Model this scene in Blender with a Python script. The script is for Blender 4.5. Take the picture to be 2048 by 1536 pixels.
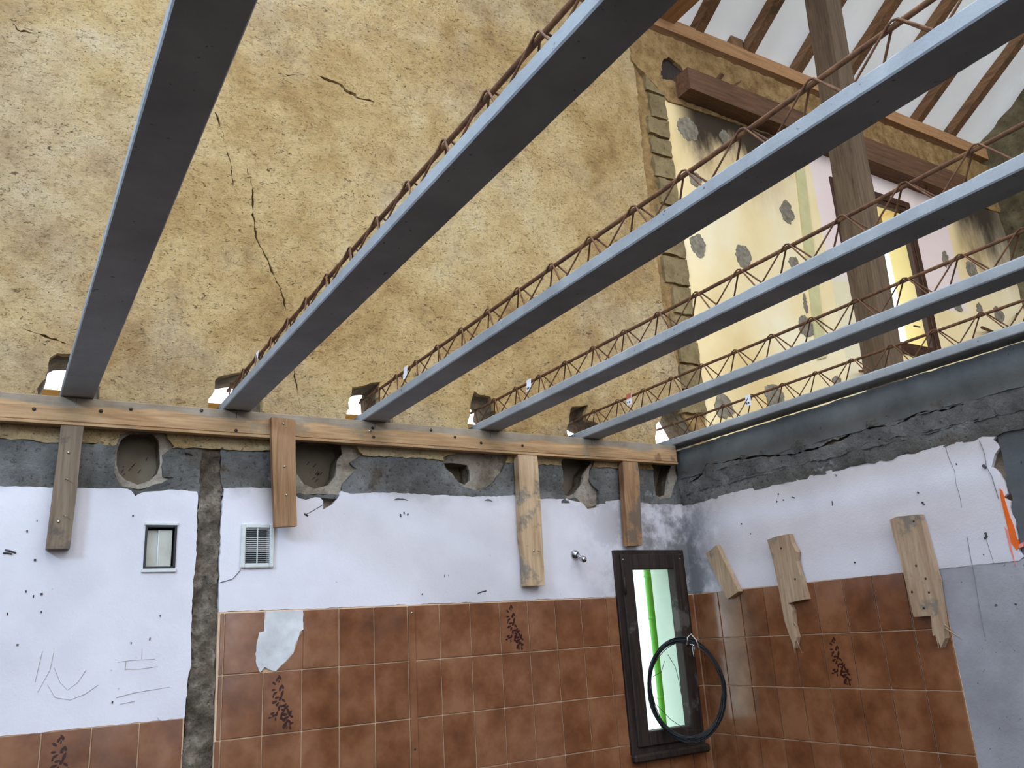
import bpy, bmesh, math, random
import numpy as np
from mathutils import Vector, Matrix, noise
from mathutils.geometry import delaunay_2d_cdt

random.seed(7)
rng = np.random.default_rng(7)
for o in list(bpy.data.objects):
    bpy.data.objects.remove(o, do_unlink=True)
scene = bpy.context.scene
col = scene.collection

# ------------------------------------------------------------------ camera
H = 1.55                                   # camera height over the floor
F_PX = 1675.16
ROT = np.array([[0.855867, -0.513599, -0.0608912],      # image right
                [0.0976141, 0.2760279, -0.95618],       # image down
                [0.5079007, 0.812419, 0.2863776]])      # view direction
cam_data = bpy.data.cameras.new('camera')
cam_data.sensor_width = 36.0
cam_data.lens = F_PX / 2048 * 36.0
cam_data.clip_start = 0.05
cam_data.clip_end = 200
cam = bpy.data.objects.new('camera', cam_data)
col.objects.link(cam)
r_, d_, f_ = ROT
cam.matrix_world = Matrix(((r_[0], -d_[0], -f_[0], 0), (r_[1], -d_[1], -f_[1], 0),
                           (r_[2], -d_[2], -f_[2], H), (0, 0, 0, 1)))
scene.camera = cam

# ------------------------------------------------------------------ light
SKY = (0.80, 0.88, 1.0)
SKY_STRENGTH = 3.6
WINDOW_POWER = 210.0                      # daylight of the window in the left gable
WINDOW_COLOR = (0.50, 0.71, 1.0)
EXPOSURE = -0.12
world = bpy.data.worlds.new('sky')
scene.world = world
world.use_nodes = True
bgn = world.node_tree.nodes['Background']
bgn.inputs[0].default_value = (*SKY, 1)
bgn.inputs[1].default_value = SKY_STRENGTH
scene.view_settings.view_transform = 'Standard'
scene.view_settings.look = 'None'
scene.view_settings.gamma = 1
scene.view_settings.use_curve_mapping = False
scene.view_settings.exposure = EXPOSURE

wd_ = bpy.data.lights.new('gable_window_offscreen', 'AREA')
wd_.shape = 'RECTANGLE'
wd_.size, wd_.size_y = 0.52, 1.40
wd_.energy = WINDOW_POWER
wd_.color = WINDOW_COLOR
wo_ = bpy.data.objects.new('gable_window_offscreen', wd_)
wo_.location = (-2.86, 0.35, 2.40 + H)
wo_.rotation_euler = (0, math.radians(-90), 0)
col.objects.link(wo_)

# ------------------------------------------------------------------ measures
YW = 3.446            # face of the back wall
XR = 3.207            # face of the right wall
WT = 0.22             # thickness of the back wall
TW, TH = 0.15334, 0.22882
BX0, BZ0 = 1.0869, -0.0803 + H      # tile grid of the back wall: line x of column 0, z of the joint under row 0
RY0 = 3.2604                        # tile grid of the right wall
JX = [0.1476, 0.7334, 1.3344, 1.9262, 2.5304, 3.1476]
JW, JZ, JH = 0.1131, 0.949 + H, 0.040
CHORD_Z = 1.086 + H


def ray(px, py):
    return ROT.T @ np.array([(px - 1024) / F_PX, (py - 768) / F_PX, 1.0])


def bw(px, py, y=YW):                 # pixel -> point (x, z) on a plane parallel to the back wall
    d = ray(px, py) * 1.0
    d = d * y / d[1]
    return (float(d[0]), float(d[2]) + H)


def rw(px, py, x=XR):                 # pixel -> point (y, z) on a plane parallel to the right wall
    d = ray(px, py)
    d = d * x / d[0]
    return (float(d[1]), float(d[2]) + H)


def crop(x0, y0, s, pts):
    return [(x0 + s * a, y0 + s * b) for a, b in pts]


def bwl(pts, y=YW):
    return [bw(a, b, y) for a, b in pts]


def rwl(pts, x=XR):
    return [rw(a, b, x) for a, b in pts]


# ------------------------------------------------------------------ materials
def lin(c):
    return tuple(((v / 255) / 12.92 if v / 255 <= 0.04045 else ((v / 255 + 0.055) / 1.055) ** 2.4) for v in c)


class Mat:
    def __init__(self, name, rough=0.9, spec=0.3):
        self.m = bpy.data.materials.new(name)
        self.m.use_nodes = True
        self.t = self.m.node_tree
        self.b = self.t.nodes['Principled BSDF']
        self.b.inputs['Roughness'].default_value = rough
        self.b.inputs['Specular IOR Level'].default_value = spec
        self._pos = None

    def n(self, typ, **kw):
        nd = self.t.nodes.new(typ)
        for k, v in kw.items():
            setattr(nd, k, v)
        return nd

    def put(self, sock, v):
        if isinstance(v, bpy.types.NodeSocket):
            self.t.links.new(v, sock)
        elif isinstance(v, (tuple, list)) and len(v) == 3 and sock.type == 'RGBA':
            sock.default_value = (*v, 1)
        else:
            sock.default_value = v

    @property
    def pos(self):
        if self._pos is None:
            self._pos = self.n('ShaderNodeNewGeometry').outputs['Position']
        return self._pos

    def obj(self):
        return self.n('ShaderNodeTexCoord').outputs['Object']

    def xyz(self, v=None):
        s = self.n('ShaderNodeSeparateXYZ')
        self.put(s.inputs[0], v or self.pos)
        return s.outputs[0], s.outputs[1], s.outputs[2]

    def scaled(self, sc, v=None):
        mp = self.n('ShaderNodeMapping')
        self.put(mp.inputs[0], v or self.pos)
        mp.inputs['Scale'].default_value = sc
        return mp.outputs[0]

    def noise(self, scale, detail=4, rough=0.55, v=None, dist=0.0):
        nd = self.n('ShaderNodeTexNoise')
        self.put(nd.inputs['Vector'], v or self.pos)
        nd.inputs['Scale'].default_value = scale
        nd.inputs['Detail'].default_value = detail
        nd.inputs['Roughness'].default_value = rough
        nd.inputs['Distortion'].default_value = dist
        return nd.outputs['Fac']

    def math(self, op, a, b=0.0, c=None, clamp=False):
        nd = self.n('ShaderNodeMath', operation=op, use_clamp=clamp)
        self.put(nd.inputs[0], a)
        self.put(nd.inputs[1], b)
        if c is not None:
            self.put(nd.inputs[2], c)
        return nd.outputs[0]

    def step(self, v, a, b, lo=0.0, hi=1.0):          # smooth map of v from a..b to lo..hi
        nd = self.n('ShaderNodeMapRange', interpolation_type='SMOOTHSTEP')
        self.put(nd.inputs['Value'], v)
        for k, w in (('From Min', a), ('From Max', b), ('To Min', lo), ('To Max', hi)):
            nd.inputs[k].default_value = w
        return nd.outputs[0]

    def ramp(self, fac, stops):
        nd = self.n('ShaderNodeValToRGB')
        self.put(nd.inputs[0], fac)
        e = nd.color_ramp.elements
        while len(e) < len(stops):
            e.new(0.5)
        for el, (p, c) in zip(e, stops):
            el.position = p
            el.color = (*c, 1)
        return nd.outputs[0]

    def mix(self, fac, a, b, blend='MIX'):
        nd = self.n('ShaderNodeMix', data_type='RGBA', blend_type=blend)
        self.put(nd.inputs[0], fac)
        self.put(nd.inputs[6], a)
        self.put(nd.inputs[7], b)
        return nd.outputs[2]

    def color(self, v):
        self.put(self.b.inputs['Base Color'], v)
        return self

    def bump(self, h, strength=0.5, dist=0.01):
        nd = self.n('ShaderNodeBump')
        nd.inputs['Strength'].default_value = strength
        nd.inputs['Distance'].default_value = dist
        self.put(nd.inputs['Height'], h)
        self.put(self.b.inputs['Normal'], nd.outputs[0])
        return self


def mat_render():                    # ochre lime render of the upper wall
    a = Mat('ochre_render', 0.95, 0.1)
    x, y, z = a.xyz()
    big = a.noise(0.9, 6, 0.62)
    mid = a.noise(5, 7, 0.65)
    base = a.ramp(a.math('ADD', a.math('MULTIPLY', big, 0.6), a.math('MULTIPLY', mid, 0.4)),
                  [(0.34, lin((168, 130, 82))), (0.44, lin((208, 170, 112))), (0.54, lin((232, 198, 140))),
                   (0.66, lin((244, 220, 172)))])
    pale = a.step(a.noise(1.3, 6, 0.6), 0.46, 0.66, 0, 0.6)          # paler, greyer patches of the old coat
    c = a.mix(pale, base, a.ramp(mid, [(0.3, lin((172, 146, 116))), (0.55, lin((220, 194, 156))), (0.7, lin((236, 216, 184)))]))
    st = a.step(a.noise(2.6, 8, 0.7), 0.56, 0.72, 0, 0.45)
    c = a.mix(st, c, lin((140, 112, 82)))
    sp = a.step(a.noise(38, 5, 0.6, a.scaled((1, 1, 1.9)), 1.6), 0.60, 0.68, 0, 0.9)
    dens = a.step(a.noise(3.1, 4), 0.34, 0.62, 0.25, 1)
    c = a.mix(a.math('MULTIPLY', sp, dens), c, lin((96, 74, 50)))
    sp2 = a.step(a.noise(95, 3, 0.6), 0.63, 0.7, 0, 0.7)
    c = a.mix(sp2, c, lin((116, 92, 66)))
    fine = a.noise(46, 7, 0.72)
    c = a.mix(a.step(fine, 0.34, 0.5, 0.4, 0.0), c, lin((132, 100, 64)))
    c = a.mix(a.step(fine, 0.55, 0.7, 0.0, 0.4), c, lin((226, 204, 164)))
    a.color(c)
    h = a.math('ADD', a.math('MULTIPLY', a.noise(30, 8, 0.75), 1.0), a.math('MULTIPLY', sp, -0.45))
    return a.bump(h, 1.0, 0.03).m


def mat_plain(name, c1, c2, scale=6, rough=0.9, spec=0.2, bscale=60, bs=0.3, bd=0.004, detail=6):
    a = Mat(name, rough, spec)
    a.color(a.ramp(a.noise(scale, detail, 0.6), [(0.32, lin(c1)), (0.68, lin(c2))]))
    return a.bump(a.noise(bscale, 6, 0.65), bs, bd).m


def mat_white():                     # old white distemper, scuffed, mouldy near the corner window
    a = Mat('white_plaster', 0.8, 0.25)
    x, y, z = a.xyz()
    c = a.ramp(a.noise(2.2, 6), [(0.3, lin((214, 208, 210))), (0.6, lin((232, 226, 228)))])
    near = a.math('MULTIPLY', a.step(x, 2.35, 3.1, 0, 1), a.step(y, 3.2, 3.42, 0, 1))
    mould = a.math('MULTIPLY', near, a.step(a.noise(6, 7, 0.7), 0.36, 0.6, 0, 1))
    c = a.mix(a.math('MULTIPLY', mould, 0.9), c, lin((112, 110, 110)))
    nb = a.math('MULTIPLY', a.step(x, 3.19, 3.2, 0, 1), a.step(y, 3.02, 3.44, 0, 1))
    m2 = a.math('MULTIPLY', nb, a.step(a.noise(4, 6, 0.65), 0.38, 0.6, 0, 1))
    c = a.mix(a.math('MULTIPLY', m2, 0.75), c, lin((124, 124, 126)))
    dirt = a.step(a.noise(30, 6, 0.7), 0.69, 0.75, 0, 0.6)
    c = a.mix(dirt, c, lin((110, 104, 98)))
    top = a.math('MULTIPLY', a.step(a.math('ADD', z, a.math('MULTIPLY', a.noise(9, 5), 0.1)), 2.18, 2.25, 0, 0.35), a.step(a.noise(12, 5), 0.4, 0.62))
    c = a.mix(top, c, lin((150, 150, 152)))
    a.color(c)
    return a.bump(a.math('ADD', a.noise(120, 4, 0.6), a.math('MULTIPLY', a.noise(7, 4), 2.0)), 0.25, 0.004).m


def mat_yellow():                    # cream paint of the room beyond with sooty mould below the timber
    a = Mat('cream_plaster', 0.8, 0.2)
    x, y, z = a.xyz()
    big = a.noise(1.4, 6)
    c = a.ramp(big, [(0.3, lin((230, 198, 138))), (0.5, lin((244, 218, 164))), (0.7, lin((250, 232, 192)))])
    pink = a.math('MULTIPLY', a.step(x, 4.86, 4.87), a.step(x, 6.56, 6.50))
    pink = a.math('MULTIPLY', pink, a.step(a.math('ADD', z, a.math('MULTIPLY', a.noise(4, 5), 0.12)), 3.86, 3.88))
    c = a.mix(a.math('MULTIPLY', pink, 0.95), c, a.ramp(big, [(0.3, lin((236, 210, 200))), (0.7, lin((244, 224, 216)))]))
    gr = a.math('MULTIPLY', a.math('MULTIPLY', a.step(x, 4.86, 4.87), a.step(x, 5.10, 5.09)), a.step(z, 3.88, 3.86))
    c = a.mix(a.math('MULTIPLY', gr, 0.5), c, lin((222, 216, 188)))
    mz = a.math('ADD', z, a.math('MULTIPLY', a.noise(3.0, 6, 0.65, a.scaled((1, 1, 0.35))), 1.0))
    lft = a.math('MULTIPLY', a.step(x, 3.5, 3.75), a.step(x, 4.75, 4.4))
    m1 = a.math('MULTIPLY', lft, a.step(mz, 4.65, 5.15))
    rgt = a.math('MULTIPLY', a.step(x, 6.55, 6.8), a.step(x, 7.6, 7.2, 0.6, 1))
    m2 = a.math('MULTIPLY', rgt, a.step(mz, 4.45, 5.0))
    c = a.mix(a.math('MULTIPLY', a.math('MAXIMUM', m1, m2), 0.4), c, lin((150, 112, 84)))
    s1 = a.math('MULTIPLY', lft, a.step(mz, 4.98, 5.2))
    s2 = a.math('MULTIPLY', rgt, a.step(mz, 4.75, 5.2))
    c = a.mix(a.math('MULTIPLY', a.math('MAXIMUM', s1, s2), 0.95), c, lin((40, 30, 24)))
    dirt = a.step(a.noise(16, 6, 0.7, a.scaled((1, 1, 0.3))), 0.66, 0.74, 0, 0.45)
    c = a.mix(dirt, c, lin((160, 134, 92)))
    a.color(c)
    return a.bump(a.math('ADD', a.noise(90, 4), a.math('MULTIPLY', a.noise(6, 4), 1.5)), 0.2, 0.004).m


def mat_wood(name, c1, c2, axis, stain=None, amount=0.5, rough=0.75, topstain=None, grain=1.0):
    a = Mat(name, rough, 0.25)
    inf = a.n('ShaderNodeObjectInfo').outputs['Random']
    off = a.n('ShaderNodeVectorMath', operation='ADD')
    a.put(off.inputs[0], a.pos)
    cx = a.n('ShaderNodeCombineXYZ')
    for i in range(3):
        a.put(cx.inputs[i], a.math('MULTIPLY', inf, 17.0 + 9 * i))
    a.put(off.inputs[1], cx.outputs[0])
    sc = [14.0 * grain] * 3
    sc['xyz'.index(axis)] = 0.9 * grain
    v = a.scaled(tuple(sc), off.outputs[0])
    g = a.noise(2.2, 6, 0.6, v, 1.2)
    lines = a.noise(9, 3, 0.5, v, 0.4)
    c = a.ramp(a.math('ADD', a.math('MULTIPLY', g, 0.65), a.math('MULTIPLY', lines, 0.35)), [(0.34, lin(c1)), (0.64, lin(c2))])
    if stain:
        s = a.step(a.noise(4.5, 6, 0.65, off.outputs[0]), 0.66 - 0.3 * amount, 0.74 - 0.3 * amount)
        c = a.mix(a.math('MULTIPLY', s, 0.85), c, lin(stain))
    if topstain:                     # grey cement slurry along the upper edge of the board
        x, y, z = a.xyz()
        w = a.math('ADD', z, a.math('MULTIPLY', a.noise(3.2, 5), 0.09))
        s = a.step(w, topstain[0], topstain[0] + 0.014)
        c = a.mix(a.math('MULTIPLY', s, 0.8), c, a.ramp(a.noise(9, 5), [(0.3, lin((112, 104, 92))), (0.7, lin((158, 148, 132)))]))
    k = a.step(a.noise(8, 2, 0.5, off.outputs[0]), 0.70, 0.74, 0, 0.5)
    c = a.mix(k, c, lin((92, 58, 34)))
    a.color(c)
    return a.bump(a.math('ADD', lines, a.noise(60, 4)), 0.3, 0.003).m


def mat_tile():
    a = Mat('brown_glaze', 0.22, 0.7)
    inf = a.n('ShaderNodeObjectInfo').outputs['Random']
    n1 = a.math('ADD', a.noise(7, 6, 0.6), a.math('MULTIPLY', inf, 0.14))
    c = a.ramp(n1, [(0.32, lin((98, 58, 34))), (0.52, lin((126, 78, 48))), (0.74, lin((150, 102, 70)))])
    a.color(c)
    a.put(a.b.inputs['Roughness'], a.step(a.noise(9, 5), 0.3, 0.7, 0.13, 0.27))
    return a.bump(a.noise(14, 3), 0.06, 0.004).m


def mat_concrete(name, c1, c2, rough=0.85, bs=0.35):
    a = Mat(name, rough, 0.3)
    c = a.ramp(a.noise(3, 7, 0.62), [(0.32, lin(c1)), (0.68, lin(c2))])
    p = a.step(a.noise(55, 3, 0.5), 0.70, 0.74, 0, 0.7)
    a.color(a.mix(p, c, lin([v * 0.5 for v in c1])))
    return a.bump(a.math('SUBTRACT', a.noise(70, 6, 0.65), a.math('MULTIPLY', p, 0.6)), bs, 0.004).m


def mat_simple(name, c, rough=0.5, metal=0.0, spec=0.5):
    a = Mat(name, rough, spec)
    a.b.inputs['Metallic'].default_value = metal
    a.color(a.ramp(a.noise(25, 3), [(0.3, tuple(v * 0.85 for v in lin(c))), (0.7, lin(c))]))
    return a.m


def mat_glass():
    m = bpy.data.materials.new('window_glass')
    m.use_nodes = True
    t = m.node_tree
    t.nodes.clear()
    out = t.nodes.new('ShaderNodeOutputMaterial')
    mx = t.nodes.new('ShaderNodeMixShader')
    tr = t.nodes.new('ShaderNodeBsdfTransparent')
    tr.inputs[0].default_value = (0.93, 0.98, 0.95, 1)
    gl = t.nodes.new('ShaderNodeBsdfGlossy')
    gl.inputs['Roughness'].default_value = 0.02
    mx.inputs[0].default_value = 0.05
    t.links.new(tr.outputs[0], mx.inputs[1])
    t.links.new(gl.outputs[0], mx.inputs[2])
    t.links.new(mx.outputs[0], out.inputs[0])
    return m


def mat_rubble(name, c1, c2, c3, scale=9):
    a = Mat(name, 0.97, 0.1)
    n1 = a.noise(scale, 8, 0.7)
    c = a.ramp(n1, [(0.3, lin(c1)), (0.5, lin(c2)), (0.7, lin(c3))])
    sp = a.step(a.noise(scale * 6, 4, 0.6), 0.6, 0.7, 0, 0.6)
    a.color(a.mix(sp, c, lin([v * 0.45 for v in c1])))
    return a.bump(a.math('ADD', a.noise(scale * 3, 8, 0.7), n1), 0.9, 0.02).m


def mat_rust():
    a = Mat('rusty_steel', 0.75, 0.4)
    a.b.inputs['Metallic'].default_value = 0.25
    a.color(a.ramp(a.noise(30, 6, 0.7), [(0.3, lin((70, 46, 32))), (0.55, lin((112, 74, 46))), (0.72, lin((140, 98, 62)))]))
    return a.bump(a.noise(150, 4), 0.4, 0.002).m


def mat_membrane():
    a = Mat('white_membrane', 0.7, 0.2)
    c = a.ramp(a.noise(1.2, 5), [(0.3, lin((232, 228, 218))), (0.7, lin((246, 244, 238)))])
    a.color(c)
    a.bump(a.noise(5, 4), 0.3, 0.05)
    tr = a.n('ShaderNodeBsdfTranslucent')
    a.put(tr.inputs[0], (0.9, 0.9, 0.89))
    mx = a.n('ShaderNodeMixShader')
    mx.inputs[0].default_value = 0.3
    a.t.links.new(a.b.outputs[0], mx.inputs[1])
    a.t.links.new(tr.outputs[0], mx.inputs[2])
    a.t.links.new(mx.outputs[0], a.t.nodes['Material Output'].inputs[0])
    return a.m


def mat_cement():                    # smeared grey cement, brown dirt and pale lime bloom
    a = Mat('grey_cement', 0.92, 0.15)
    x, y, z = a.xyz()
    c = a.ramp(a.noise(3.5, 8, 0.68), [(0.3, lin((74, 71, 66))), (0.5, lin((112, 110, 105))), (0.68, lin((146, 144, 140)))])
    c = a.mix(a.step(a.noise(5.5, 7, 0.7), 0.54, 0.68, 0, 0.7), c, lin((98, 82, 64)))
    c = a.mix(a.step(a.noise(7.5, 6, 0.65, a.scaled((1, 1, 1.6))), 0.6, 0.7, 0, 0.6), c, lin((172, 172, 172)))
    fine = a.noise(55, 6, 0.7)
    c = a.mix(a.step(fine, 0.33, 0.46, 0.7, 0), c, lin((56, 52, 47)))
    a.color(c)
    return a.bump(a.math('ADD', fine, a.noise(14, 7, 0.7)), 0.8, 0.015).m


M = {
    'render': mat_render(), 'white': mat_white(), 'yellow': mat_yellow(), 'tile': mat_tile(), 'glass': mat_glass(), 'rust': mat_rust(),
    'core': mat_rubble('old_masonry', (84, 70, 54), (128, 112, 92), (160, 146, 122)),
    'chase': mat_rubble('chase_mortar', (66, 57, 47), (118, 105, 90), (182, 167, 148), 11),
    'broken': mat_rubble('broken_cement', (80, 78, 74), (106, 104, 100), (132, 128, 122), 8),
    'sandy': mat_rubble('sandy_mortar', (118, 104, 88), (166, 152, 134), (196, 184, 166), 8),
    'frieze': mat_rubble('speckled_render', (118, 90, 56), (164, 130, 84), (192, 160, 110), 11),
    'block': mat_rubble('grey_block', (110, 92, 62), (142, 122, 86), (164, 142, 102), 7),
    'cement': mat_cement(),
    'plug': mat_concrete('socket_mortar', (104, 92, 76), (134, 120, 100)),
    'joist': mat_concrete('joist_concrete', (136, 138, 138), (166, 168, 168), 0.75),
    'ringbeam': mat_concrete('ring_beam_concrete', (78, 80, 80), (112, 114, 112)),
    'column': mat_concrete('column_concrete', (78, 80, 82), (106, 108, 110)),
    'screed': mat_concrete('grey_plaster', (150, 148, 150), (182, 180, 184)),
    'grout': mat_plain('tan_grout', (214, 176, 140), (236, 206, 174), 20),
    'filler': mat_plain('white_filler', (196, 194, 190), (226, 224, 222), 9, bscale=40, bs=0.5),
    'gable': mat_rubble('gable_stone', (74, 64, 46), (112, 100, 74), (140, 126, 96), 4),
    'floor': mat_plain('earth_floor', (48, 42, 36), (70, 62, 54), 3),
    'ledger': mat_wood('ledger_wood', (152, 116, 80), (200, 162, 118), 'x', (150, 130, 104), 0.3, topstain=(0.95 + H,)),
    'prop': mat_wood('prop_wood', (128, 92, 62), (178, 138, 100), 'z', (112, 98, 84), 0.35),
    'prop_grey': mat_wood('weathered_prop_wood', (108, 90, 72), (144, 124, 102), 'z', (96, 86, 76), 0.4),
    'prop_pale': mat_wood('pale_prop_wood', (180, 146, 108), (214, 184, 146), 'z', (128, 122, 110), 0.45),
    'scrap': mat_wood('scrap_wood', (160, 130, 100), (196, 168, 138), 'z', (128, 122, 112), 0.3),
    'plate': mat_wood('plate_wood', (158, 112, 72), (194, 148, 102), 'x'),
    'tie': mat_wood('tie_wood', (150, 104, 66), (190, 142, 96), 'y'),
    'rafter': mat_wood('rafter_wood', (100, 74, 50), (150, 110, 76), 'y', (92, 78, 58), 0.35),
    'timber': mat_wood('dark_lintel_wood', (78, 54, 38), (118, 84, 58), 'x'),
    'post': mat_wood('post_wood', (72, 56, 40), (108, 88, 66), 'z'),
    'frame': mat_wood('dark_frame_wood', (34, 26, 22), (62, 50, 42), 'z', (92, 86, 80), 0.2, 0.6),
    'frame_brown': mat_wood('brown_frame_wood', (50, 32, 22), (82, 54, 38), 'z', None, 0, 0.5),
    'board_out': mat_wood('yellow_board', (214, 168, 96), (240, 200, 130), 'x'),
    'membrane': mat_membrane(),
    'shell': mat_plain('bare_stone', (92, 84, 74), (120, 110, 98), 4),
    'facade': mat_plain('facade_white', (240, 240, 240), (250, 250, 250), 2),
    'paving': mat_plain('pale_paving', (214, 212, 206), (232, 230, 226), 2),
    'reveal': mat_plain('reveal_white', (206, 222, 206), (226, 236, 222), 3),
    'reveal_yellow': mat_plain('reveal_yellow', (250, 212, 140), (252, 222, 160), 3),
    'green': mat_simple('green_plastic', (96, 190, 50), 0.4),
    'paper': mat_simple('tag_paper', (232, 232, 236), 0.8),
    'ink': mat_simple('tag_ink', (50, 50, 54), 0.8),
    'red_ink': mat_simple('tag_red', (196, 96, 66), 0.8),
    'chrome': mat_simple('chrome', (200, 202, 206), 0.12, 1.0),
    'screw': mat_simple('zinc_screw', (196, 190, 178), 0.3, 0.9),
    'nail': mat_simple('nail_dark', (62, 48, 38), 0.7),
    'black': mat_simple('black_frame', (34, 35, 36), 0.5),
    'wire': mat_simple('annealed_wire', (36, 38, 40), 0.45, 0.3),
    'plastic': mat_simple('white_plastic', (222, 222, 216), 0.45),
    'duct': mat_simple('duct_dark', (64, 64, 62), 0.9),
    'pane_dirty': mat_plain('dirty_pane', (176, 172, 156), (206, 204, 190), 6, 0.35, 0.5, 30, 0.1),
    'print': mat_simple('floral_print', (58, 20, 8), 0.35),
    'orange': mat_simple('orange_spray', (255, 112, 20), 0.7),
    'pink': mat_simple('pink_spray', (250, 150, 140), 0.7),
    'patch': mat_plain('grey_patch', (112, 100, 82), (152, 142, 122), 30, bscale=60, bs=0.7, bd=0.006),
    'strip': mat_plain('greenish_strip', (196, 184, 132), (214, 202, 150), 6),
    'streak': mat_simple('grey_streak', (140, 138, 138), 0.9),
    'pencil': mat_simple('faint_pencil', (178, 172, 168), 0.9),
    'mark': mat_simple('dark_mark', (74, 70, 68), 0.9),
}


# ------------------------------------------------------------------ mesh helpers
def link(name, me, mat, parent=None):
    o = bpy.data.objects.new(name, me)
    col.objects.link(o)
    if mat is not None and not me.materials:
        me.materials.append(mat)
    if parent is not None:
        o.parent = parent
    return o


def tag(o, label=None, cat=None, group=None, kind=None):
    for k, v in (('label', label), ('category', cat), ('group', group), ('kind', kind)):
        if v:
            o[k] = v
    return o


def empty(name, loc=(0, 0, 0)):
    o = bpy.data.objects.new(name, None)
    o.location = loc
    col.objects.link(o)
    return o


def keep_world(o, parent):            # parts are modelled in world space; the empty sits at the thing's base
    o.parent = parent
    o.matrix_parent_inverse = Matrix.Translation(parent.location).inverted()
    return o


def pdata(name, v, f, smooth=False):
    me = bpy.data.meshes.new(name)
    me.from_pydata([tuple(map(float, p)) for p in v], [], f)
    if smooth:
        me.polygons.foreach_set('use_smooth', [True] * len(me.polygons))
    me.validate()
    me.update()
    return me


def box_me(name, a, b, bevel=0.0, seg=1):
    bm = bmesh.new()
    bmesh.ops.create_cube(bm, size=1)
    for v in bm.verts:
        for i in range(3):
            v.co[i] = (a[i] + b[i]) / 2 + v.co[i] * (b[i] - a[i])
    if bevel:
        bmesh.ops.bevel(bm, geom=list(bm.edges), offset=bevel, segments=seg, affect='EDGES')
    me = bpy.data.meshes.new(name)
    bm.to_mesh(me)
    bm.free()
    return me


def box(name, a, b, mat, parent=None, bevel=0.0):
    return link(name, box_me(name, a, b, bevel), M[mat] if isinstance(mat, str) else mat, parent)


def tube_geo(pts, r, n=6, closed=False):
    pts = [Vector(p) for p in pts]
    vs, fs = [], []
    m = len(pts)
    up = None
    for i, p in enumerate(pts):
        if closed:
            t = (pts[(i + 1) % m] - pts[i - 1]).normalized()
        else:
            t = (pts[min(i + 1, m - 1)] - pts[max(i - 1, 0)]).normalized()
        if up is None:
            up = t.orthogonal().normalized()
        up = (up - t * up.dot(t))
        if up.length < 1e-5:
            up = t.orthogonal()
        up.normalize()
        w = t.cross(up)
        rr = r[i] if isinstance(r, (list, tuple)) else r
        for k in range(n):
            a = 2 * math.pi * k / n
            vs.append(p + (up * math.cos(a) + w * math.sin(a)) * rr)
    for i in range(m if closed else m - 1):
        j = (i + 1) % m
        for k in range(n):
            l = (k + 1) % n
            fs.append((i * n + k, i * n + l, j * n + l, j * n + k))
    if not closed:
        fs.append(tuple(range(n))[::-1])
        fs.append(tuple((m - 1) * n + k for k in range(n)))
    return vs, fs


def join_geo(parts):
    V, Fc = [], []
    for v, f in parts:
        b = len(V)
        V += v
        Fc += [tuple(i + b for i in q) for q in f]
    return V, Fc


def tube(name, pts, r, mat, parent=None, n=6, closed=False):
    v, f = tube_geo(pts, r, n, closed)
    return link(name, pdata(name, v, f, True), M[mat], parent)


def inside(P, poly):
    P = np.asarray(P, float)
    res = np.zeros(len(P), bool)
    x, y = P[:, 0], P[:, 1]
    q = np.asarray(poly, float)
    x1, y1 = q[:, 0], q[:, 1]
    x2, y2 = np.roll(x1, -1), np.roll(y1, -1)
    for a, b, c, d in zip(x1, y1, x2, y2):
        if b == d:
            continue
        cond = (b > y) != (d > y)
        res ^= cond & (x < (c - a) * (y - b) / (d - b) + a)
    return res


def densify(poly, step, jag=0.0):
    out = []
    n = len(poly)
    for i in range(n):
        a, b = Vector(poly[i]), Vector(poly[(i + 1) % n])
        L = (b - a).length
        if L < 1e-6:
            continue
        k = max(1, int(round(L / step)))
        nrm = Vector((-(b - a).y, (b - a).x)).normalized()
        for j in range(k):
            p = a.lerp(b, j / k)
            if jag:
                p = p + nrm * (noise.noise((p.x * 19, p.y * 19, 3.1)) * 1.2 + random.uniform(-0.6, 0.6)) * jag
            out.append((p.x, p.y))
    return out


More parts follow.
